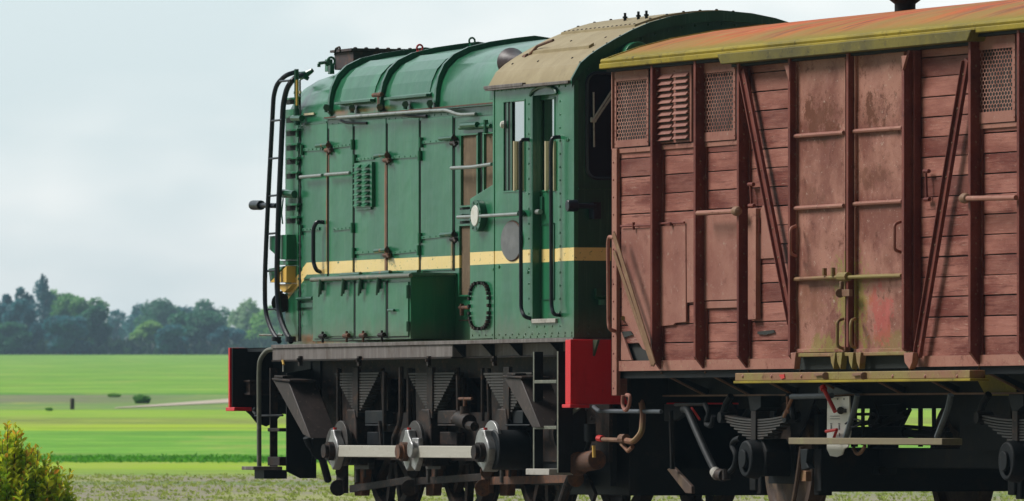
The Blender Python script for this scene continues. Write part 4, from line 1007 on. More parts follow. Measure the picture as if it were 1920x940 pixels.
# rear beam
zr0, zr1 = U(1065, 765, -.05).z, U(1065, 636.5, -.05).z
BR = MB().box(.045, .085, -.068, 2*YC+.068, zr0+.03, zr1-.002).build('buffer_beam', RED, LOCO, .004)
MB().box(-.04, .044, -.066, -.02, zr0+.03, zr1-.004).build('beam_end', RED, BR, .003)
MB().box(-.07, .12, -.085, .09, zr0, zr0+.029).build('beam_foot', RED, BR, .004)
g = MB()
for py_ in (.13, .62): g.prism([(.087, py_, zr1-.004), (.20, py_, zr1-.004), (.087, py_, zr1-.14)], (0, .02, 0))
g.build('beam_bracket', GREEN_SHADED, BR)
MB().cyl((.086, YC, 1.2), (.42, YC, 1.17), .05, n=10).build('draw_hook', BROWNBLK, LOCO)
# things below the rear of the cab
CYL = MB().cyl(U(1095, 812, .3), U(1095, 812, .5), .26, n=26).build('brake_cylinder', BLACK, LOCO)
g = MB()
for k in range(10): a = k*.628; g.dome(U(1095, 812, .3)+Vector((.21*math.cos(a), 0, .21*math.sin(a))), .022)
g.build('cylinder_bolts', BROWNBLK, CYL)
MB().cyl(U(1086, 868, .18), U(1120, 862, .20), .085, n=16).cyl(U(1084, 870, .14), U(1084, 870, .24), .10, n=16).cyl(U(1080, 898, .18), U(1080, 898, .26), .07, n=14).build('pull_rod_end', RUST, LOCO, .008)
MB().strip(1062, 780, 1086, 762, .1, .02, .016).build('stay_rod', OLDRAIL, LOCO)
MB().cyl(U(1106, 795, .2), U(1106, 828, .2), .05, n=12).tube(arc([U(1106, 825, .2), U(1098, 850, .2), U(1090, 860, .2)]), .02).build('air_filter', BLACK, LOCO)
MB().pt([(1113, 836), (1114, 858)], .15, .016).build('yellow_tap', YELLOW, LOCO)
MB().tube(arc([U(1078, 880, .25), U(1066, 905, .25), U(1055, 940, .25)]), .04, 10).strip(1090, 880, 1112, 935, .3, .03, .05).build('guard_iron', BROWNBLK, LOCO)
MB().box(-1.9, -.05, .34, .40, .30, .95).build('frame_extension', BLACK, LOCO)
MB().tube(arc([U(1113, 763, .2), U(1122, 771, .2), U(1240, 772, .2)]), .018, 8).build('air_pipe', BLUEGREY, LOCO)

# ================================================================== the goods wagon
XL = U(1155, 400).x; XR = U(2200, 400).x
WAG = thing('goods_wagon', 'red-brown wooden goods wagon with rusty steel doors and orange mossy roof', 'wagon', ((XL+XR)/2, YC, 0))
zSB, zST = U(1600, 690).z, U(1600, 667).z
zD = lambda px, py, y=0.0: U(px, py, y).z
XRf0 = U(1131, 120, -.10).x
RP_ = [(q.y, q.z) for q in (E(a, b, XRf0) for a, b in ((1137, 113), (1152, 105), (1200, 88.5), (1260, 73), (1340, 58.5)))]+[(YC, E(1432, 47, XRf0).z)]
RP_[0] = (-.10, RP_[0][1]); RP_ = mirror(RP_); ZR = RP_[0][1]
zTop = ZR-.07

# dark core added to keep light out of the body, far side, ends
MB().box(XL+.02, XR-.02, .035, 2*YC-.02, zSB+.01, zTop-.02).build('dark_core', DARKIN, WAG)
MB().box(XL, XR, 2*YC-.02, 2*YC, zSB, zTop).box(XL, XL+.02, .0, 2*YC-.021, zSB, zTop).box(XR-.02, XR, .0, 2*YC-.021, zSB, zTop).build('end_and_far_boards', WOOD, WAG)
def planks(pa, pb, ya=None, name='plank_panel', seed=0, skip=()):
    rnd = random.Random(seed); x0, x1 = U(pa, 0).x, U(pb, 0).x; top = zTop-.03 if ya is None else zD((pa+pb)/2, ya)
    g = MB(); z = zST-.02; k = 0; ly = g.b.faces.layers.float.new('tint')
    while z < top-.03:
        h = .152; z1 = min(z+h-.0065, top); tnt = rnd.random(); dy = rnd.uniform(-.004, .006); tl = rnd.uniform(-.0025, .0025)
        if k not in skip:
            # the lower edge of each board is a little ragged
            n = 9; pts = [(x0+(x1-x0)*i/n, 0, z+(rnd.uniform(0, .0022) if 0 < i < n else 0)+tl*i/n) for i in range(n+1)]
            up = [(x0+(x1-x0)*i/n, 0, z1-(rnd.uniform(0, .0018) if 0 < i < n else 0)+tl*i/n) for i in range(n+1)]
            for i in range(n):
                g.prism([(pts[i][0], dy, pts[i][2]), (pts[i+1][0], dy, pts[i+1][2]), (up[i+1][0], dy, up[i+1][2]), (up[i][0], dy, up[i][2])], (0, .024, 0))
            g.b.faces.ensure_lookup_table()
            for f in g.b.faces[-6*n:]: f[ly] = tnt
        z += h; k += 1
    bmesh.ops.remove_doubles(g.b, verts=g.b.verts, dist=.0002)
    return g.build(name, WOOD, WAG, .003)
for i, (a, b, y) in enumerate(((1156, 1222, 279), (1222, 1303, 272), (1303, 1384, 268), (1384, 1484, None), (1706, 1820, None), (1820, 1912, 232), (1912, 2010, 226), (2010, 2200, None))):
    planks(a, b, y, seed=i+3, skip=(0,) if i == 0 else ())
# shallow rails under the ventilators
for a, b, y in ((1156, 1219, 277), (1238, 1301, 270), (1318, 1382, 265), (1838, 1906, 231), (1926, 2005, 224)):
    MB().sbox(a, y, b, y+9, -.012, .02).build('vent_rail', SILL, WAG, .003)
def perfvent(a, b, yt, yb, ha, hb, hyt, hyb):
    x0, x1, z0, z1 = R4(a, yt, b, yb); h = R4(ha, hyt, hb, hyb)
    z1 = min(z1, zTop-.005); g = MB(); wall_y(g, -.022, .006, x0, x1, z0, z1, [h])
    o = g.build('vent_panel', PLATE, WAG)
    MB().box(h[0]-.01, h[1]+.01, -.0155, -.012, h[2]-.01, h[3]+.01).build('perforated_sheet', PERF, o)
    g = MB()
    for k in range(12):
        z = z0+.03+(z1-z0-.06)*k/11; g.dome((x0+.012, -.022, z), .007); g.dome((x1-.012, -.022, z), .007)
    g.build('panel_screws', POST, o)
perfvent(1157, 1220, 120, 275, 1160, 1217, 151, 262)
perfvent(1317, 1383, 108, 264, 1319, 1379, 136, 247)
perfvent(1837, 1908, 60, 230, 1840, 1903, 92, 209)
perfvent(1928, 2005, 50, 223, 1931, 2001, 80, 202)
VO = MB(); 
for a, b, y in ((1156, 1220, 276), (1316, 1384, 265), (1836, 1909, 231), (1926, 2006, 224)): VO.box(U(a, 0).x, U(b, 0).x, .012, .030, zD((a+b)/2, y), zTop-.01)
VO.build('vent_void', DARKIN, WAG)
# louvre panel
x0, x1, z0, z1 = R4(1238, 100, 1301, 268); z1 = zTop-.005
LP = MB().box(x0, x1, -.022, .02, z0, z1).build('louvre_panel', PLATE, WAG, .002)
g = MB(); gd_ = MB()
for c in range(2):
    xa, xb = (U(1243, 0).x, U(1267, 0).x) if c == 0 else (U(1271, 0).x, U(1297, 0).x)
    for r in range(11):
        z = zD(1268, 143+r*11.6); z += .004*c
        ym = -.022
        g.prism([(xa, ym, z+.022), (xa, ym-.034, z-.017), (xa, ym-.028, z-.020), (xa, ym, z-.010)], (xb-xa, 0, 0))
        gd_.box(xa+.01, xb-.01, ym-.002, ym, z-.027, z-.012)
g.build('louvre', PLATE, LP, .002); gd_.build('louvre_gap', DARKIN, LP)
g = MB()
for k in range(14): g.dome((U(1269, 0).x, -.022, z0+.04+k*.045), .007); g.dome((x0+.014, -.022, z0+.04+k*.045), .006)
g.build('panel_screws', POST, LP)

# posts
def post(px, w_=.045, dep=.095, mat=POST, zt=None, rivets=True, low=None):
    x = U(px, 400, -dep).x; zt = zt or zTop-.01
    P = MB().prism([(x, -dep, zt), (x, -dep, zST+.01), (x, -.012, zSB+.004), (x, .02, zSB+.004), (x, .02, zt)], (w_, 0, 0)).build('post', mat, WAG, .004)
    MB().box(x+w_, x+w_+.035, -.010, .0, zSB+.02, zt-.01).build('post_flange', mat, P)
    if rivets:
        g = MB()
        for k in range(13): g.dome((x+w_, -.05, zSB+.16+k*.19), .010, (1, 0, 0)); g.dome((x+w_+.02, -.010, zSB+.10+k*.19), .009)
        g.build('post_rivets', STRAP, P)
    return P
for px in (1219, 1300, 1381, 1477, 1815, 1906, 2010, 2110): post(px)
# end post with its tail hanging below the floor
zl_ = zD(1158, 742)
EP = MB().box(XL-.02, XL+.10, -.035, -.0, zl_, zD(1158, 279)).box(XL-.02, XL-.0, -.035, .10, zl_, zTop-.02).build('end_post', SILL, WAG, .005)
g = MB()
for k in range(14): g.dome((XL+.035, -.035, zl_+.06+k*.143), .011)
g.build('end_rivets', POST, EP)
MB().spoly([(1164, 622), (1168, 632), (1184, 676), (1164, 676)], -.02, .02).build('corner_gusset', SILL, WAG, .004)
MB().cyl(U(1168, 597, -.03), U(1168, 597, 0), .02, n=8).build('corner_bolt', LICHEN, WAG)
# sill
SS_ = MB().box(XL+.10, XR, -.018, .0, zSB, zST-.012).build('side_sill', SILL, WAG)
g = MB()
for px in (1240, 1322, 1403, 1834, 1926): 
    for yy in (672, 679, 686): g.dome(U(px+2, yy, -.018), .010)
g.build('sill_rivets', STRAP, SS_)
# diagonals
def diag(x0, y0, x1, y1, name='diagonal_brace', mat=POST, y=-.075, t=.03, hh=.036):
    o = MB().strip(x0, y0, x1, y1, y, t, hh).build(name, mat, WAG, .003)
    a, b = U(x0, y0, y), U(x1, y1, y); d = (b-a).normalized(); n = Vector((-d.z, 0, d.x))
    if n.x < 0: n = -n
    MB().prism([a-n*hh+d*.02, b-n*hh-d*.02, b-n*(hh-.012)-d*.02, a-n*(hh-.012)+d*.02], (0, -.022, 0)).build('brace_lip', mat, o, .002)
    g = MB(); L = (b-a).length
    for k in range(9): g.dome(a+d*(.12+k*(L-.2)/8), .011)
    g.build('brace_rivets', STRAP, o)
diag(1391, 132, 1484, 610); diag(1811, 112, 1719, 668, y=-.08)
SBM = layered('old_strap_wood', (.20, .105, .05), [((10, 10, 10), .45, .7, (.28, .17, .09), .8), ((30, 30, 30), .55, .75, (.08, .04, .02), .7)], .8)
o = MB().strip(1149, 438, 1226, 684, -.14, .012, .028).strip(1150, 472, 1222, 684, -.10, .012, .022).build('corner_strap', SBM, WAG, .003)
MB().tube(arc([U(1151, 446, -.10), U(1142, 444, -.10), U(1140, 455, -.10), U(1141, 605, -.10), U(1143, 618, -.10), U(1153, 621, -.04)]), .016, 10).build('corner_rail', SILL, WAG)
# repair plates over the boards
for pts, t in (([(1165, 429), (1220, 427), (1220, 662), (1205, 655), (1172, 602), (1166, 600)], .010),
               ([(1238, 424), (1285, 422), (1286, 604), (1266, 606), (1262, 610), (1238, 612)], .016), ([(1284, 411), (1301, 410), (1301, 567), (1288, 568), (1286, 600), (1284, 600)], .008),
               ([(1317, 405), (1384, 401), (1384, 562), (1316, 564)], .012), ([(1320, 566), (1384, 564), (1384, 577), (1320, 579)], .008),
               ([(1424, 398), (1430, 385), (1441, 400), (1452, 440), (1458, 484), (1420, 486), (1420, 440), (1424, 438)], .008)):
    MB().spoly(pts, -.006-t, t).build('repair_plate', PLATE, WAG, .003)
MB().spoly([(1402, 391), (1417, 391), (1417, 599), (1402, 600)], -.05, .045).build('label_board', SILL, WAG, .004)
MB().sbox(1418, 409, 1423, 436, -.03, .02).sbox(1447, 448, 1450, 461, -.02, .02).build('board_clip', POST, WAG)
MB().pt([(1164, 424.5), (1221, 422.5)], -.03, .009).pt([(1237, 419.5), (1283, 417.5)], -.03, .009).cyl(U(1188, 417, -.035), U(1188, 431, -.035), .012, n=7).cyl(U(1258, 417, -.035), U(1258, 423, -.035), .02, n=7).build('hinge_rod', POST, WAG)
MB().spoly([(1420, 622), (1450, 619), (1452, 624), (1436, 628), (1420, 627)], -.010, .008).spoly([(1166, 452+170), (1182, 621), (1186, 628), (1168, 634)], -.012, .006).build('split_hole', DARKIN, WAG)
# rails with ball ends
for pts, ball in (([(1308, 400), (1378, 396.5)], (1381, 396)), ([(1812, 372.5), (1905, 371)], (1809, 372))):
    o = MB().pt(pts, -.13, .020, 10).build('side_rail', SILL, WAG)
    c = U(*ball, -.13); MB().tube([c+Vector((-.06, 0, 0)), c+Vector((-.045, 0, 0)), c, c+Vector((.045, 0, 0)), c+Vector((.06, 0, 0))], [.012, .032, .042, .032, .012], 12).build('rail_ball', STRAP, o)
def grab(px, ya, yb, d=-8, y=-.06, y2=-.10, mat=SILL):
    MB().tube(arc([U(px, ya, y), U(px+d, ya+4, y2), U(px+d, yb-4, y2), U(px, yb, y)]), .013, 8).build('grab_iron', mat, WAG)
grab(1492, 424, 480, -10, -.08, -.15); grab(1689, 416, 473, -12, -.04, -.10); grab(1581, 598, 654, -11, -.04, -.10, LICHEN); grab(1603, 598, 652, -8, -.08, -.15, LICHEN)
for px, ya, yb in ((1408, 346, 386), (1737, 321, 374)):
    MB().pt([(px-1, ya), (px+1, yb)], -.04, .010).cyl(U(px-4, ya, -.04), U(px+5, ya, -.04), .016, n=8).cyl(U(px-3, yb, -.04), U(px+6, yb, -.04), .016, n=8).build('label_clip', POST, WAG)

# doors
def door(pa, pb, bars, name='door'):
    x0, x1 = U(pa, 0, -.03).x, U(pb, 0, -.03).x; zb_ = zD((pa+pb)/2, 661, -.03); zt_ = zTop-.06
    # dented sheet
    g = MB(); nx, nz = 22, 60; rnd = random.Random(int(pa)); hits = [(rnd.uniform(x0, x1), rnd.uniform(zb_, zt_), rnd.uniform(.03, .12), rnd.uniform(-.014, .012)) for _ in range(34)]
    if pa > 1600: hits += [(U(a, b).x, U(a, b).z, .022, -.02) for a, b in ((1663, 258), (1668, 268), (1671, 290), (1676, 262), (1660, 275))]
    V2 = [[g.b.verts.new((x0+(x1-x0)*i/nx, -.03+sum(a*math.exp(-(((x0+(x1-x0)*i/nx-hx)**2+(zb_+(zt_-zb_)*j/nz-hz)**2)/r**2)) for hx, hz, r, a in hits), zb_+(zt_-zb_)*j/nz)) for j in range(nz+1)] for i in range(nx+1)]
    for i in range(nx):
        for j in range(nz): g.b.faces.new((V2[i][j], V2[i+1][j], V2[i+1][j+1], V2[i][j+1]))
    bk = [g.b.verts.new(p) for p in ((x0, .0, zb_), (x1, .0, zb_), (x1, .0, zt_), (x0, .0, zt_))]; g.b.faces.new(bk[::-1])
    o = g.build(name, DOORM, WAG)
    MB().box(x0, x0+.03, -.045, -.0, zb_, zt_).box(x1-.02, x1, -.045, -.0, zb_, zt_).box(x0+.03, x1-.02, -.046, 0, zb_, zb_+.03).build('door_frame', DOORM, o, .003)
    for yy in bars:
        z = zD((pa+pb)/2, yy, -.05); MB().tube([(x0+.02, -.052, z), (x1-.01, -.052, z)], .017, 8).build('door_bar', LICHEN if yy > 500 else SILL, o)
    g = MB()
    for yy in bars:
        z = zD((pa+pb)/2, yy+7, -.03); g.box(x0+.03, x1-.02, -.033, -.02, z-.006, z+.002)
    return o
d1 = door(1493, 1588, (252, 388, 522)); d2 = door(1604, 1698, (243, 380, 518))
x = U(1586, 400, -.10).x
MB().box(x, x+.045, -.10, -.0, zD(1590, 652), zTop-.06).build('door_stile', POST, d1, .005)
MB().box(x+.05, x+.075, -.055, -.0, zD(1590, 652), zTop-.06).build('door_lap', DOORM, d2, .004)
# big end post of the door opening with its slanting head
x = U(1690, 400, -.13).x
MB().prism([(x, -.13, zD(1697, 132, -.13)), (x, -.13, zD(1697, 655)), (x, -.02, zST-.02), (x, 0, zST-.02), (x, 0, zTop-.02), (x, -.06, zTop-.02)], (.05, 0, 0)).build('door_end_post', POST, WAG, .006)
MB().box(x+.05, x+.085, -.06, 0, zST+.0, zTop-.02).build('door_end_flange', POST, WAG, .004)
MB().spoly([(1470, 122), (1479, 122), (1479, 152)], -.10, .02).spoly([(1690, 105), (1700, 104), (1692, 132)], -.14, .02).build('head_gusset', PLATE, WAG)
# catches on the doors
MB().cyl(U(1546, 503, -.10), U(1546, 517, -.10), .020, n=8).cyl(U(1562, 502, -.10), U(1562, 518, -.10), .020, n=8).tube([U(1500, 523, -.09), U(1583, 519, -.09)], .014, 8).cyl(U(1575, 519, -.10), U(1591, 519, -.10), .036, n=10).tube([U(1592, 520, -.1), U(1690, 517, -.1)], .014, 8).build('locking_bar', LICHEN, d1)
MB().cyl(U(1575, 550, -.14), U(1575, 550, -.09), .036, n=12).sbox(1578, 543, 1592, 556, -.13, .03).pt([(1578, 528), (1578, 546)], -.12, .018).build('door_lock', STRAP, d1, .003)
# bottom brackets
for a, b in ((1482, 1492), (1556, 1566), (1568, 1579), (1590, 1600), (1604, 1614), (1694, 1712)):
    MB().prism([U(a, 662, -.12), U(b, 661, -.12), U(b-2, 680, -.12), U((a+b)/2+2, 693, -.12), U(a+2, 680, -.12)], (0, .05, 0)).build('door_hanger', LICHEN if 1550 < a < 1650 else SILL, WAG, .004)
MB().sbox(1488, 661, 1704, 668, -.10, .09).build('door_bottom_rail', LICHEN, WAG, .005)
MB().sbox(1494, 669, 1702, 692, -.022, .003).build('door_gap_shade', GASKET, WAG)  # black strip stands in for the shade in the gap below the doors
# door track and its lip
ZT0, ZT1 = zD(1600, 715, -.16), zD(1600, 697, -.16)
TK = MB().box(U(1378, 0, -.16).x, U(1818, 0, -.16).x, -.16, -.03, ZT0+.012, ZT1).build('door_track', LICHEN, WAG, .006)
MB().box(U(1376, 0, -.18).x, U(1820, 0, -.18).x, -.185, -.03, ZT0-.008, ZT0+.0115).build('track_lip', MOSSY, TK, .003)
g = MB()
for px in (1393, 1447, 1503, 1674, 1735, 1795, 1620): g.dome(U(px, 706, -.16), .018)
g.build('track_bolts', SILL, TK)
MB().spoly([(1460, 703), (1470, 702), (1471, 709), (1465, 711)], -.168, .008).build('track_mark', REDPT, TK)
for px in (1548, 1620): MB().cyl(U(px, 705, -.18), U(px, 705, -.15), .03, n=12).strip(px-22, 703, px-4, 701, -.18, .02, .012).build('track_latch', STRAP, TK, .003)

# roof
g = MB()
A_ = [(y, z) for y, z in RP_]; B_ = [(y, z-.03) for y, z in RP_]
secs = []
for x in (XRf0, XR+.10):
    secs.append([Vector((x, y, z)) for y, z in A_]+[Vector((x, y, z)) for y, z in B_[::-1]])
nx = 1
g.loft(secs, close=True); RF = g.build('roof', ROOFM, WAG)
# rolled edges: a lip, a groove and a drip strip
MB().tube([(XRf0, -.105, ZR-.012), (XR+.1, -.105, ZR-.012)], .022, 8).build('eave_roll', MOSSY, RF)
MB().box(XRf0-.02, XR+.1, -.13, -.02, ZR-.075, ZR-.030).build('eave_strip', MOSSY, RF, .008)
MB().box(XRf0+.05, XR+.05, -.09, -.0, ZR-.10, ZR-.0755).build('cornice', UNDER, WAG)
for x, s_ in ((XRf0-.01, -1),):
    MB().prism([(x, y, z+.008) for y, z in A_]+[(x, y, z-.06) for y, z in A_[::-1]], (.03, 0, 0)).build('roof_end_lip', MOSSY, RF)
# door header under the eave
h0, h1 = U(1345, 0, -.16).x, U(1822, 0, -.16).x
HD = MB().prism([(h0, -.165, ZR-.05), (h1, -.165, ZR-.05), (h1-.08, -.165, ZR-.132), (h0+.08, -.165, ZR-.132)], (0, .15, 0)).build('door_header', HEADM, WAG, .006)
MB().box(h0+.1, h1-.25, -.08, -.02, ZR-.155, ZR-.1325).build('header_shadow', UNDER, HD)  # dark strip standing in for the shadow under the header
# ventilator on the ridge
c = U(1697, 12, YC); zr = RP_[len(RP_)//2][1]
MB().loft([[Vector((c.x+r*math.cos(k*math.pi/12), YC+r*math.sin(k*math.pi/12), zr+h)) for k in range(24)] for r, h in ((.085, -.02), (.085, .05), (.15, .10), (.16, .12), (.16, .13), (.12, .17), (.03, .19))], close=True).build('roof_ventilator', LICHEN if False else UNDER, WAG)

# ---- underframe
YS = .43
zs1, zs0 = zSB-.004, zD(1550, 742, YS)
SBR = MB().box(XL+.0, XR, YS, YS+.03, zs0, zs1).box(XL, XR, 2*YC-YS-.03, 2*YC-YS, zs0, zs1).build('solebar', UNDER, WAG)
MB().box(XL, XR, YS-.05, YS, zs0, zs0+.014).box(XL, XR, YS-.05, YS, zs1-.02, zs1).build('solebar_flange', STRAP, WAG)
MB().box(XL+.02, XR, .02, 2*YC-.02, zSB-.06, zSB-.002).build('wagon_floor', UNDER, WAG)
MB().box(XL+.0, XL+.08, .1, 2*YC-.1, zs0-.05, zs1).build('headstock', UNDER, WAG)
MB().spoly([(1826, 700), (1848, 742), (1905, 742), (1905, 715), (1870, 705)], YS-.012, .006).build('moss_patch', MOSSY, WAG)
for px in (1235, 1317, 1398, 1495, 1600, 1700, 1830, 1924):
    MB().prism([(U(px, 0, 0).x, .02, zSB-.004), (U(px, 0, 0).x, YS, zs0+.012), (U(px, 0, 0).x, YS, zs0+.06), (U(px, 0, 0).x, .08, zSB-.004)], (.02, 0, 0)).build('floor_bracket', UNDER, WAG)
    MB().tube([(U(px, 0, 0).x+.02, .01, zSB-.014), (U(px, 0, 0).x+.02, YS-.03, zs0+.01)], .010, 6).build('bracket_edge', STRAP, WAG)
MB().box(XL+.1, XR, 1.05, 1.6, zD(1650, 766, 1.05), zSB-.06).build('centre_sill', UNDER, WAG)
XW = [U(1478, 870, .53).x, U(1972, 870, .53).x]
for k, xw in enumerate(XW):
    for s_ in (0, 1):
        yo = .53 if s_ == 0 else 2*YC-.53; d_ = 1 if s_ == 0 else -1; n = 44
        prof = [(.50, 0), (.50, .10), (.53, .105), (.53, .135), (.44, .135), (.42, .08), (.12, .11), (.12, -.02), (.42, .02), (.44, .0)]
        W_ = MB().loft([[Vector((xw+r*math.cos(2*math.pi*i/n), yo+d_*h, .50+r*math.sin(2*math.pi*i/n))) for r, h in prof] for i in range(n+1)], close=True, caps=False)
        bmesh.ops.remove_doubles(W_.b, verts=W_.b.verts, dist=.0005); W_.build('wheel', RIM, WAG)
    MB().cyl((xw, .16, .50), (xw, 2*YC-.16, .50), .07, n=14).build('axle', UNDER, WAG)
    # W-iron
    for y in (.47,):
        g = MB()
        for s_ in (-1, 1):
            g.prism([(xw+s_*.19, y, .40), (xw+s_*.19, y, .75), (xw+s_*.12, y, 1.0), (xw+s_*.55, y, zs0), (xw+s_*.72, y, zs0), (xw+s_*.27, y, .62), (xw+s_*.27, y, .40)], (0, .02, 0))
        g.prism([(xw-.27, y, .34), (xw+.27, y, .34), (xw+.27, y, .40), (xw-.27, y, .40)], (0, .02, 0))
        g.build('axle_guard', UNDER, WAG, .003)
    AB = MB().prism([(xw-.19, .26, .40), (xw+.17, .26, .40), (xw+.19, .26, .60), (xw+.1, .26, .70), (xw-.12, .26, .70), (xw-.19, .26, .60)], (0, .22, 0)).cyl((xw-.02, .16, .54), (xw-.02, .27, .54), .145, .165, n=26).build('axle_box', UNDER, WAG, .012)
    MB().cyl((xw-.02, .135, .54), (xw-.02, .165, .54), .075, n=20).build('box_cover', UNDER, AB, .006)
    g = MB(); zt_ = zD(1405, 778, .24) if k == 0 else zD(1900, 778, .24)
    for i in range(8):
        L = [.66, .66, .60, .52, .44, .36, .27, .18][i]
        for s_ in (-1, 1):
            pts = []
            for j in range(5):
                u = j/4; pts.append((xw+s_*L*u, zt_-i*.021-.035*(1-(L*u/.66)**2)+.035*0))
            for (a, za), (b, zb2) in zip(pts, pts[1:]):
                g.prism([(a, .24, za), (b, .24, zb2), (b, .24, zb2-.014), (a, .24, za-.014)], (0, .09, 0))
    bmesh.ops.remove_doubles(g.b, verts=g.b.verts, dist=.0003)
    SPW = g.build('leaf_spring', SPRING, WAG)
    MB().box(xw-.05, xw+.05, .225, .35, .69, zt_+.03).build('spring_buckle', BROWNBLK, SPW, .004)
    MB().prism([(xw-.10, .22, zs0), (xw+.17, .22, zs0), (xw+.17, .22, zs0-.09), (xw+.06, .22, zt_+.03), (xw-.05, .22, zt_+.03)], (0, .18, 0)).build('spring_stop', UNDER, WAG, .004)
    for s_ in (-1, 1):
        MB().tube([(xw+s_*.60, .28, zs0+.0), (xw+s_*.68, .27, zs0-.06), (xw+s_*.76, .26, zt_-.04), (xw+s_*.68, .26, zt_-.05)], .028, 8).cyl((xw+s_*.68, .21, zt_-.02), (xw+s_*.68, .34, zt_-.02), .045, n=12).build('spring_shackle', UNDER, WAG)
MB().tube(arc([U(1487, 742, .2), U(1483, 752, .2), U(1470, 782, .2)]), .014).tube([U(1476, 744, .2), U(1478, 775, .2)], .012).build('brake_link', LICHEN, WAG)
MB().pt([(1484, 744), (1560, 742)], .15, .022).build('vacuum_pipe', BLUEGREY, WAG)
# lower gear behind the near wheel: pull rods, beams, brake blocks
zb0, zb1 = zD(1700, 878, 1.0), zD(1700, 840, 1.0)
MB().box(U(1500, 0, 1.0).x, U(1980, 0, 1.0).x, 1.0, 1.12, zb0, zb1).build('brake_beam', UNDER, WAG, .01)
MB().box(U(1566, 0, 1.0).x, U(1660, 0, 1.0).x, .95, 1.1, zD(1600, 889, .95), zb0+.01).build('beam_plate', BLACK, WAG, .01)
MB().cyl((U(1800, 0, 1.2).x, 1.3, .95), (U(1800, 0, 1.2).x+1.0, 1.3, .95), .23, n=24).build('brake_reservoir', UNDER, WAG, .02)
MB().box(U(1800, 0, .9).x, U(1895, 0, .9).x, .9, .95, zb1-.02, zs0+.02).build('brake_hanger_plate', UNDER, WAG)
for k in range(3):
    pass
def rod(pts, y, r, name='brake_rigging', mat=UNDER): MB().tube([U(a, b, y) for a, b in pts], r, 7).build(name, mat, WAG)
for pts, y, r in (([(1600, 758), (1602, 838)], 1.1, .03), ([(1618, 765), (1618, 835)], .9, .016), ([(1590, 777), (1640, 777)], .9, .012), ([(1590, 797), (1650, 790)], .9, .02), ([(1645, 760), (1640, 840)], 1.2, .06),
                  ([(1668, 760), (1668, 840)], 1.2, .075), ([(1684, 762), (1684, 800)], 1.2, .05), ([(1706, 768), (1690, 800)], 1.1, .018), ([(1726, 762), (1726, 838)], 1.1, .020), ([(1751, 762), (1752, 838)], 1.1, .018),
                  ([(1694, 800), (1778, 806)], 1.1, .016), ([(1690, 812), (1780, 817)], 1.1, .034), ([(1590, 812), (1700, 810)], 1.1, .05), ([(1560, 826), (1780, 829)], 1.1, .03), ([(1530, 765), (1550, 800), (1552, 840)], 1.3, .02),
                  ([(1640, 800), (1700, 775)], 1.0, .03), ([(1655, 770), (1690, 768)], 1.0, .05)):
    rod(pts, y, r)
MB().tube(arc([U(1640, 755, .5), U(1648, 775, .5), U(1634, 800, .5), U(1626, 795, .5), U(1636, 770, .5), U(1650, 790, .5)]), .008).tube(arc([U(1585, 795, .1), U(1600, 785, .1), U(1618, 790, .1), U(1606, 800, .1), U(1588, 802, .1)]), .007).build('loose_cable', UNDER, WAG)
MB().tube(arc([U(1600, 840, .3), U(1606, 852, .3), U(1614, 850, .3), U(1622, 836, .3)]), .015).build('chain_link', STRAP, WAG)
MB().spoly([(1500, 880), (1511, 884), (1511, 903), (1501, 903)], .42, .05).build('brake_shoe', LICHEN, WAG, .004)
MB().tube(arc([U(1503, 838, .4), U(1499, 870, .4), U(1494, 905, .4), U(1487, 945, .4)]), .02).build('shoe_hanger', RIM, WAG)
MB().spoly([(1500, 842), (1514, 842), (1511, 868), (1516, 878), (1502, 882)], .36, .06).build('brake_clevis', BLACK, WAG, .006)
# step board with hangers
MB().sbox(1478, 821.5, 1766, 834, -.04, .17).build('step_board', BOARD, WAG, .005)
for pts in ([(1608, 741), (1603, 765), (1586, 820)], [(1783, 740), (1778, 765), (1757, 820)]): MB().tube(arc([U(a, b, .10) for a, b in pts]), .024, 9).build('step_hanger', BLUEGREY, WAG)
# white brake plate and its red handle
BP = MB().spoly([(1551, 745), (1592, 743), (1594, 810), (1590, 838), (1582, 842), (1578, 853), (1568, 857), (1556, 855), (1550, 842)], .20, .012).build('brake_plate', WHITE, WAG, .002)
g = MB()
for a, b, c, d in ((1556, 794, 1560, 796), (1571, 794, 1575, 796), (1557, 797, 1559, 809), (1572, 797, 1574, 806), (1573, 812, 1574, 819), (1569, 747, 1571, 750), (1581, 747, 1583, 750), (1556, 780, 1574, 781), (1556, 785, 1574, 786)):
    g.sbox(a, b, c, d, .196, .003)
g.build('plate_marks', SLATE, BP)
MB().cyl(U(1576, 770, .17), U(1576, 770, .2), .03, n=10).sbox(1578, 767, 1583, 774, .18, .02).build('handle_pivot', SPRING, BP)
MB().tube([U(1545, 730, .10), U(1566, 772, .12)], .017, 9).tube([U(1543, 726, .10), U(1545, 730, .10)], .028, 9).build('brake_handle', REDPT, WAG)
MB().tube([U(1549, 809, .15), U(1569, 806, .15), U(1563, 823, .15)], .013, 8).build('load_lever', REDPT, WAG)
MB().spoly([(1534, 725), (1560, 722), (1600, 738), (1534, 742)], .3, .1).build('handle_bracket', BLUEGREY, WAG, .006)
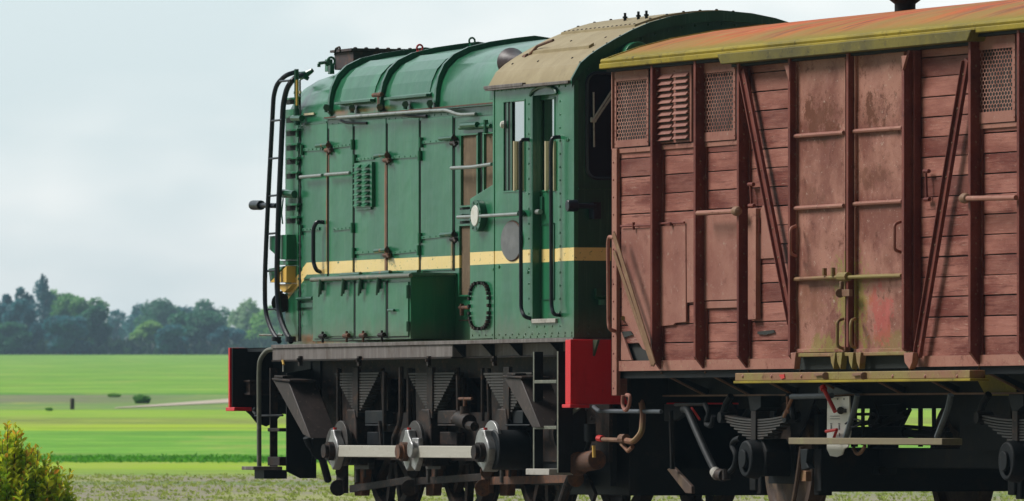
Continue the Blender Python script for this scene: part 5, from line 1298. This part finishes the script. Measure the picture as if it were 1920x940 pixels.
# front end of the wagon: ring, hose, cock, pipes
MB().tube(arc([U(1168, 742, -.02), U(1167, 760, -.02), U(1173, 772, -.02), U(1180, 760, -.02), U(1182, 742, -.02), U(1175, 741, -.02)]), .017, 8).build('lashing_ring', SILL, WAG)
MB().tube(arc([U(1201, 745, .2), U(1206, 775, .2), U(1203, 812, .15), U(1188, 829, .1), U(1172, 826, .1)], 8), [.026]*30, 9).build('brake_hose', LICHEN, WAG) if False else MB().tube(arc([U(1201, 745, .2), U(1206, 775, .2), U(1203, 812, .15), U(1188, 829, .1), U(1172, 826, .1)], 8), .026, 9).build('brake_hose', LICHEN, WAG)
HS = MB().tube([U(1124, 824, .1), U(1172, 826, .1)], .019, 9).cyl(U(1165, 823, .1), U(1174, 823, .1), .04, n=10).build('hose_cock', STRAP, WAG)
MB().cyl(U(1122, 822, .1), U(1130, 823, .1), .028, n=8).build('cock_tip', REDPT, HS)
MB().tube([U(1165, 832, .12), U(1178, 846, .12), U(1186, 838, .12)], .018, 8).build('hose_clip', LICHEN, WAG)
MB().tube(arc([U(1281, 768, .25), U(1289, 768, .22), U(1300, 795, .2), U(1322, 845, .18), U(1340, 882, .18), U(1352, 893, .18)]), .030, 12).build('air_hose', RUBBER, WAG)
MB().cyl(U(1340, 884, .17), U(1345, 892, .17), .044, n=12).build('hose_band', PALE, WAG)
MB().cyl(U(1348, 890, .17), U(1358, 892, .17), .05, n=12).cyl(U(1361, 880, .17), U(1362, 900, .17), .035, n=10).build('hose_coupling', BROWNBLK, WAG)
MB().tube(arc([U(1362, 888, .18), U(1376, 880, .2), U(1382, 855, .2), U(1372, 835, .2), U(1378, 825, .2), U(1388, 822, .2)]), .024, 9).build('air_hose', UNDER, WAG)
MB().tube([U(1266, 759, .3), U(1320, 758.5, .3)], .014, 7).build('air_pipe', SPRING, WAG)
MB().pt([(1297, 765), (1312, 787)], .28, .010).build('red_rod', REDPT, WAG)
MB().pt([(1258, 770), (1261, 880)], .30, .022).build('hanger_rod', UNDER, WAG)
MB().spoly([(1250, 880), (1262, 876), (1296, 912), (1297, 926), (1285, 925)], .34, .03).build('rail_guard', RIM, WAG, .005)
MB().spoly([(1245, 758), (1280, 758), (1285, 775), (1262, 790), (1245, 790)], .36, .05).build('drag_box', UNDER, WAG, .006)
MB().tube(arc([U(1322, 758, .2), U(1330, 775, .2), U(1322, 795, .2), U(1334, 800, .2), U(1338, 780, .2)]), .022, 8).build('shackle_chain', UNDER, WAG)
for yb in (.455, 2*YC-.455):
    o = MB().cyl((XL, yb, 1.12), (XL-.28, yb, 1.12), .12, .10, n=18).cyl((XL-.28, yb, 1.12), (XL-.42, yb, 1.12), .06, n=14).build('buffer', UNDER, WAG)
    MB().cyl((XL-.42, yb, 1.12), (XL-.45, yb, 1.12), .21, n=26).build('buffer_head', UNDER, o)
MB().tube([(XL, YC, 1.0), (XL-.3, YC, .95), (XL-.55, YC, .8), (XL-.75, YC, .95), (XL-1.0, YC, 1.1)], .035, 8).build('screw_coupling', UNDER, WAG)
# far-side brake blocks and mid beams that close the view under the floor
for xw in XW:
    MB().box(xw-.75, xw-.62, .5, 2.16, .28, .62).box(xw+.62, xw+.75, .5, 2.16, .28, .62).build('brake_beam', UNDER, WAG, .01)
    for s_ in (-1, 1):
        MB().box(xw+s_*.60-.05, xw+s_*.60+.05, .52, .64, .25, .9).build('brake_block', UNDER, WAG, .01)

# ================================================================== track
def track():
    bal = layered('ballast_stones', (.16, .145, .13), [((30, 30, 30), .45, .6, (.07, .062, .055), .9), ((12, 12, 12), .5, .6, (.24, .22, .2), .7)], .9, bump=(1, .03))
    g = MB(); secs = [[Vector((x, y, z)) for y, z in ((-3.2, -.74), (-1.2, -.26), (3.9, -.26), (5.9, -.74))] for x in (-160, 160)]
    o = g.loft(secs, caps=False).build('ballast', bal); o['kind'] = 'structure'
    for y in (YC-.755, YC+.755):
        g = MB().box(-160, 160, y-.035, y+.035, -.045, -.0).box(-160, 160, y-.01, y+.01, -.13, -.045).box(-160, 160, y-.07, y+.07, -.15, -.13)
        o = g.build('rail', RIM); o['kind'] = 'structure'
    g = MB()
    for k in range(-60, 61): g.box(k*.65-.12, k*.65+.12, YC-1.3, YC+1.3, -.27, -.151)
    o = g.build('sleepers', BOARD); o['kind'] = 'structure'
track()

# ------------------------------------------------------------------ trees, bush, post
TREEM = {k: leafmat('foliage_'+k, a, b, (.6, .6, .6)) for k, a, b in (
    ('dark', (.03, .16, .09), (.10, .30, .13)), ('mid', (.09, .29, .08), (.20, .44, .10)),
    ('light', (.20, .44, .09), (.30, .54, .13)), ('blue', (.03, .16, .20), (.06, .26, .27)), ('pale', (.30, .46, .27), (.40, .54, .33)))}  # the blueing of distance haze is put into these leaf colours
BARK = layered('bark', (.06, .05, .04), [((3, 3, 1), .4, .7, (.12, .10, .08), .8)], .9)
def tree(px, top, wpx, d, mt, label, conifer=False, n=900, base=None):
    g = G(d, px); s = F/d
    yb = YH-(g.z-CAM.z)*s; hgt = (yb-top)/s; rad = wpx/2/s
    t = thing('conifer_tree' if conifer else 'broadleaf_tree', label, 'tree', g, 'trees along the far edge of the field')
    tr = MB(); tr.tube([g+Vector((0, 0, -.3)), g+Vector((.1, .1, hgt*.4)), g+Vector((0, .1, hgt*.85))], [rad*.09+.12, rad*.06+.08, .03], 7)
    for k in range(6):
        a = k*1.1+random.random(); z = hgt*random.uniform(.25, .6)
        tr.tube([g+Vector((0, 0, z)), g+Vector((math.cos(a)*rad*.6, math.sin(a)*rad*.6, z+hgt*.2))], [rad*.03+.04, .02], 5)
    tr.build('trunk', BARK, t)
    vs, fs, tint = [], [], []
    lobes = []
    if conifer:
        for k in range(26):
            f = k/25; a = random.uniform(0, 6.3); rr = rad*(1-f)**.6*.95+.2
            lobes.append((Vector((math.cos(a)*rr*.5, math.sin(a)*rr*.5, hgt*(.10+.88*f))), rr*1.0, hgt*.07))
    else:
        for k in range(15):
            a = random.uniform(0, 6.3); f = random.random(); q = random.random()**.5
            env = math.sin(math.pi*min(1, .16+.62*f))**.6
            lobes.append((Vector((math.cos(a)*rad*.66*q*env, math.sin(a)*rad*.66*q*env, hgt*(.12+.74*f))), rad*random.uniform(.34, .50), hgt*random.uniform(.13, .20)))
    for c, r, h in lobes:
        tl = random.uniform(0, .5)
        for _ in range(int(n/len(lobes)*4)):
            a = random.uniform(0, 6.3); z = random.uniform(-1, 1); k = random.uniform(.55, 1.08); q = math.sqrt(1-z*z)
            p = c+Vector((math.cos(a)*q*r*k, math.sin(a)*q*r*k, z*h*k))
            if p.z < .1: p.z = random.uniform(.1, .8)
            u = Vector((random.gauss(0, 1), random.gauss(0, 1), random.gauss(0, .6))).normalized(); v = u.orthogonal().normalized()
            sz = random.uniform(.16, .42)*(.6 if conifer else 1)*(1+rad*.03)
            i = len(vs); vs += [p-u*sz, p+v*sz*.8, p+u*sz, p-v*sz*.8]; fs.append((i, i+1, i+2, i+3)); tint.append(min(1, tl+random.random()*.5))
    me = bpy.data.meshes.new('crown'); me.from_pydata([tuple(v) for v in vs], [], fs); me.materials.append(mt)
    at = me.attributes.new('tint', 'FLOAT', 'FACE'); at.data.foreach_set('value', tint)
    o = bpy.data.objects.new('crown', me); COL.objects.link(o); o.parent = t
D = 'dark'; M_ = 'mid'; L_ = 'light'; B = 'blue'
TREES = [
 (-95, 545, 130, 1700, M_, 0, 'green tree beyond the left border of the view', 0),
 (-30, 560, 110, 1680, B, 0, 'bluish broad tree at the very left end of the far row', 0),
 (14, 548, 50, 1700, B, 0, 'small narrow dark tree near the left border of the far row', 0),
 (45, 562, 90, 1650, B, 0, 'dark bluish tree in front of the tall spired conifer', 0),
 (80, 521, 70, 1720, B, 1, 'tallest tree of the far row, a blue-grey conifer with a thin spire', 0),
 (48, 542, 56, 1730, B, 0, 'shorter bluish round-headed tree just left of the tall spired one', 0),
 (108, 543, 100, 1760, M_, 0, 'green round-topped tree just right of the tall spired conifer', 0),
 (150, 549, 110, 1690, M_, 0, 'mid green broad tree right of the spired conifer, sunlit top', 0),
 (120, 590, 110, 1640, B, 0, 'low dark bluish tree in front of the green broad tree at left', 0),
 (178, 575, 70, 1650, D, 0, 'dark green tree closing the right end of the left clump', 0),
 (20, 600, 100, 1640, D, 0, 'low dark green tree at the foot of the left clump', 0),
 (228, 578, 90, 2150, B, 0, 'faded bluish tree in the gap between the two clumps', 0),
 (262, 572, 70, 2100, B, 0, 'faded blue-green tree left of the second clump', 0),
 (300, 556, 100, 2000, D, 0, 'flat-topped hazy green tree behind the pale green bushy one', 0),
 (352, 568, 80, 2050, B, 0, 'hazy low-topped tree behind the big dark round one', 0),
 (402, 556, 90, 2000, D, 0, 'hazy flat-topped tree right of centre behind the big dark one', 0),
 (280, 600, 80, 1680, L_, 0, 'light green bushy tree left of the big dark round tree', 0),
 (372, 580, 150, 1660, D, 0, 'big dark green round tree in the middle of the second clump', 0),
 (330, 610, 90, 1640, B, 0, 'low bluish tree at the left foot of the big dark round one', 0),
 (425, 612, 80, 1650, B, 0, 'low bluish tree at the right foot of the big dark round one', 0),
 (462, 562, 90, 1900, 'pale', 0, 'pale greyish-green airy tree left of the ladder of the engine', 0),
 (505, 572, 100, 1800, L_, 0, 'light green tree seen just behind the ladder of the engine', 0),
 (560, 565, 110, 1750, M_, 0, 'green tree hidden behind the nose of the engine', 0),
]
for px, top, wd, d, k, con, lab, _ in TREES:
    tree(px, top, wd, d, TREEM[k], lab, bool(con), n=1500 if wd > 100 else 1000)
def under():
    for i in range(5200):
        px = random.uniform(-160, 640); yield G(random.uniform(1640, 1760), px), 2, random.uniform(.8, 3.2), .55, 1.2
tufts('undergrowth', 'dark tangled undergrowth along the foot of the far tree row', 'undergrowth', leafmat('undergrowth_leaf', (.02, .05, .03), (.05, .11, .045), (.5, .5, .5)), under())

def shrub(px, py, wpx, hpx, name, label, mat, n):
    g = G(gd(py), px); s = F/((g-CAM).dot(V)); r, h = wpx/2/s, hpx/s
    def gen():
        for _ in range(n):
            a = random.uniform(0, 6.3); q = random.random()**.5; yield g+Vector((math.cos(a)*r*q*.8, math.sin(a)*r*q*.8, random.uniform(0, h*.55*(1-q*.5)))), 1, h*.5, r*.12, .03
    o = tufts(name, label, 'shrub', mat, gen()); del o['kind']
shrub(266, 757, 34, 20, 'field_shrub', 'small round green shrub beside the pale path in the field', leafmat('shrub_leaf', (.12, .34, .06), (.2, .44, .09)), 500)
shrub(92, 771, 16, 9, 'weed_clump', 'low green weed clump left of the short post', leafmat('weed_leaf', (.16, .40, .05), (.26, .5, .08)), 160)
shrub(215, 745, 30, 9, 'weed_clump', 'flat green weed tuft on the far field edge left of the round shrub', bpy.data.materials['weed_leaf'], 260)
pg = G(gd(768), 135.5); sp = F/((pg-CAM).dot(V))
pb = MB(); r_ = 4/sp
pb.tube([pg+Vector((0, 0, -.1)), pg+Vector((0, 0, 19/sp)), pg+Vector((0, 0, 21/sp))], [r_*1.05, r_, r_*.7], 10)
o = pb.build('wooden_post', layered('old_post_wood', (.07, .055, .04), [((20, 20, 3), .4, .7, (.13, .11, .08), .8)], .9))
o['label'] = 'short dark wooden post standing in the field verge'; o['category'] = 'post'

def bush():
    dd = 73; base = CAM+V*dd+RT*((8-CX)/F*dd); base.z = gz(dd); s = F/dd
    t = thing('leafy_bush', 'yellow-green leafy bush with orange young shoots in the lower left corner', 'bush', base)
    top = CAM.z+(YH-800)/s; hgt = top-base.z
    st = MB(); vs, fs, tint = [], [], []
    def leaf(p, dr, ln, wd, tn):
        dr = dr.normalized(); sd_ = dr.cross(Vector((random.gauss(0, .5), random.gauss(0, .5), 1))).normalized()*wd
        up = sd_.cross(dr).normalized()*wd*.45
        i = len(vs); droop = Vector((0, 0, -ln*.18))
        a = p+dr*ln*.35; b = p+dr*ln*.72+droop*.5; c = p+dr*ln+droop
        vs.extend([p, a+sd_+up, b+sd_*.75+up, c, b-sd_*.75+up, a-sd_+up, a, b])
        fs.extend([(i, i+6, i+1), (i+6, i+7, i+2, i+1), (i+7, i+3, i+2), (i, i+5, i+6), (i+6, i+5, i+4, i+7), (i+7, i+4, i+3)]); tint.extend([tn]*6)
    for k in range(380):
        a = random.uniform(0, 6.3); q = random.random()**.5
        foot = base+Vector((math.cos(a)*.12*q, math.sin(a)*.12*q, -.03))
        rr = .57*q
        # dome-shaped outline
        tipz = hgt*(1-.42*q*q)*random.uniform(.78, 1.0) if k % 14 else hgt*(1-.35*q*q)*random.uniform(1.0, 1.07)
        tip = base+Vector((math.cos(a)*rr, math.sin(a)*rr, tipz))
        mid = foot.lerp(tip, .5)+Vector((math.cos(a)*rr*.22, math.sin(a)*rr*.22, 0))
        pts = [foot, foot.lerp(mid, .5)+Vector((0, 0, .03)), mid, mid.lerp(tip, .5), tip]
        st.tube(pts, [.007, .006, .005, .004, .002], 5)
        L = 40
        for j in range(L):
            f = .38+.62*j/(L-1); f2 = f*4; i0 = min(3, int(f2)); p = pts[i0].lerp(pts[i0+1], f2-i0)
            ph = j*2.4+k; d_ = (pts[i0+1]-pts[i0]).normalized()
            out = Vector((math.cos(ph), math.sin(ph), random.uniform(-.1, .7)))
            dr = out*.85+d_*(.35+.7*max(0, f-.8)*5)
            hfrac = (p.z-base.z)/hgt
            tn = max(0, (f-.90)/.10)*random.uniform(.1, 1.0)*(1 if random.random() < .5 else .15)*(1 if k % 3 else .4)
            ln = .105*(1-.45*max(0, f-.85)/.15)*random.uniform(.75, 1.2)
            leaf(p+Vector((random.gauss(0, .006),)*3), dr, ln, ln*.22, min(1, tn))
    st.build('stem', layered('bush_stem', (.10, .08, .04), [], .8), t)
    tm = NT('bush_leaf'); at = tm.n('ShaderNodeAttribute'); at.attribute_name = 'tint'
    c = tm.mix(tm.ss(tm.noise((9, 9, 9), 3), .35, .65), (.28, .48, .03), (.72, .74, .05))
    c = tm.mix(tm.ss(at.outputs['Fac'], .15, .9), c, (.90, .40, .06))
    tm.done(c, .45, 0, .4); mt = tm.leafy(c)
    me = bpy.data.meshes.new('foliage'); me.from_pydata([tuple(v-base) for v in vs], [], fs); me.materials.append(mt)
    a_ = me.attributes.new('tint', 'FLOAT', 'FACE'); a_.data.foreach_set('value', tint)
    o = bpy.data.objects.new('foliage', me); COL.objects.link(o); o.parent = t
bush()

# ------------------------------------------------------------------ haze
def haze():
    t = NT('air_haze'); nt = t.t; pv = nt.nodes.new('ShaderNodeVolumePrincipled')
    pv.inputs['Color'].default_value = (.55, .80, 1.0, 1); pv.inputs['Density'].default_value = 0.00017; pv.inputs['Anisotropy'].default_value = 0.0
    out = nt.nodes['Material Output']; nt.nodes.remove(t.p); nt.links.new(pv.outputs[0], out.inputs['Volume'])
    g = MB(); b = CAM+V*1000
    a = [CAM+V*x+RT*y for x, y in ((-400, -900), (-400, 900), (2500, 900), (2500, -900))]
    for p in a: p.z = -2.2
    g.prism(a, (0, 0, 42)); o = g.build('haze', t.mt, ang=180); o['kind'] = 'stuff'; o['label'] = 'thin pale blue haze lying over the fields'; o['category'] = 'haze'
haze()
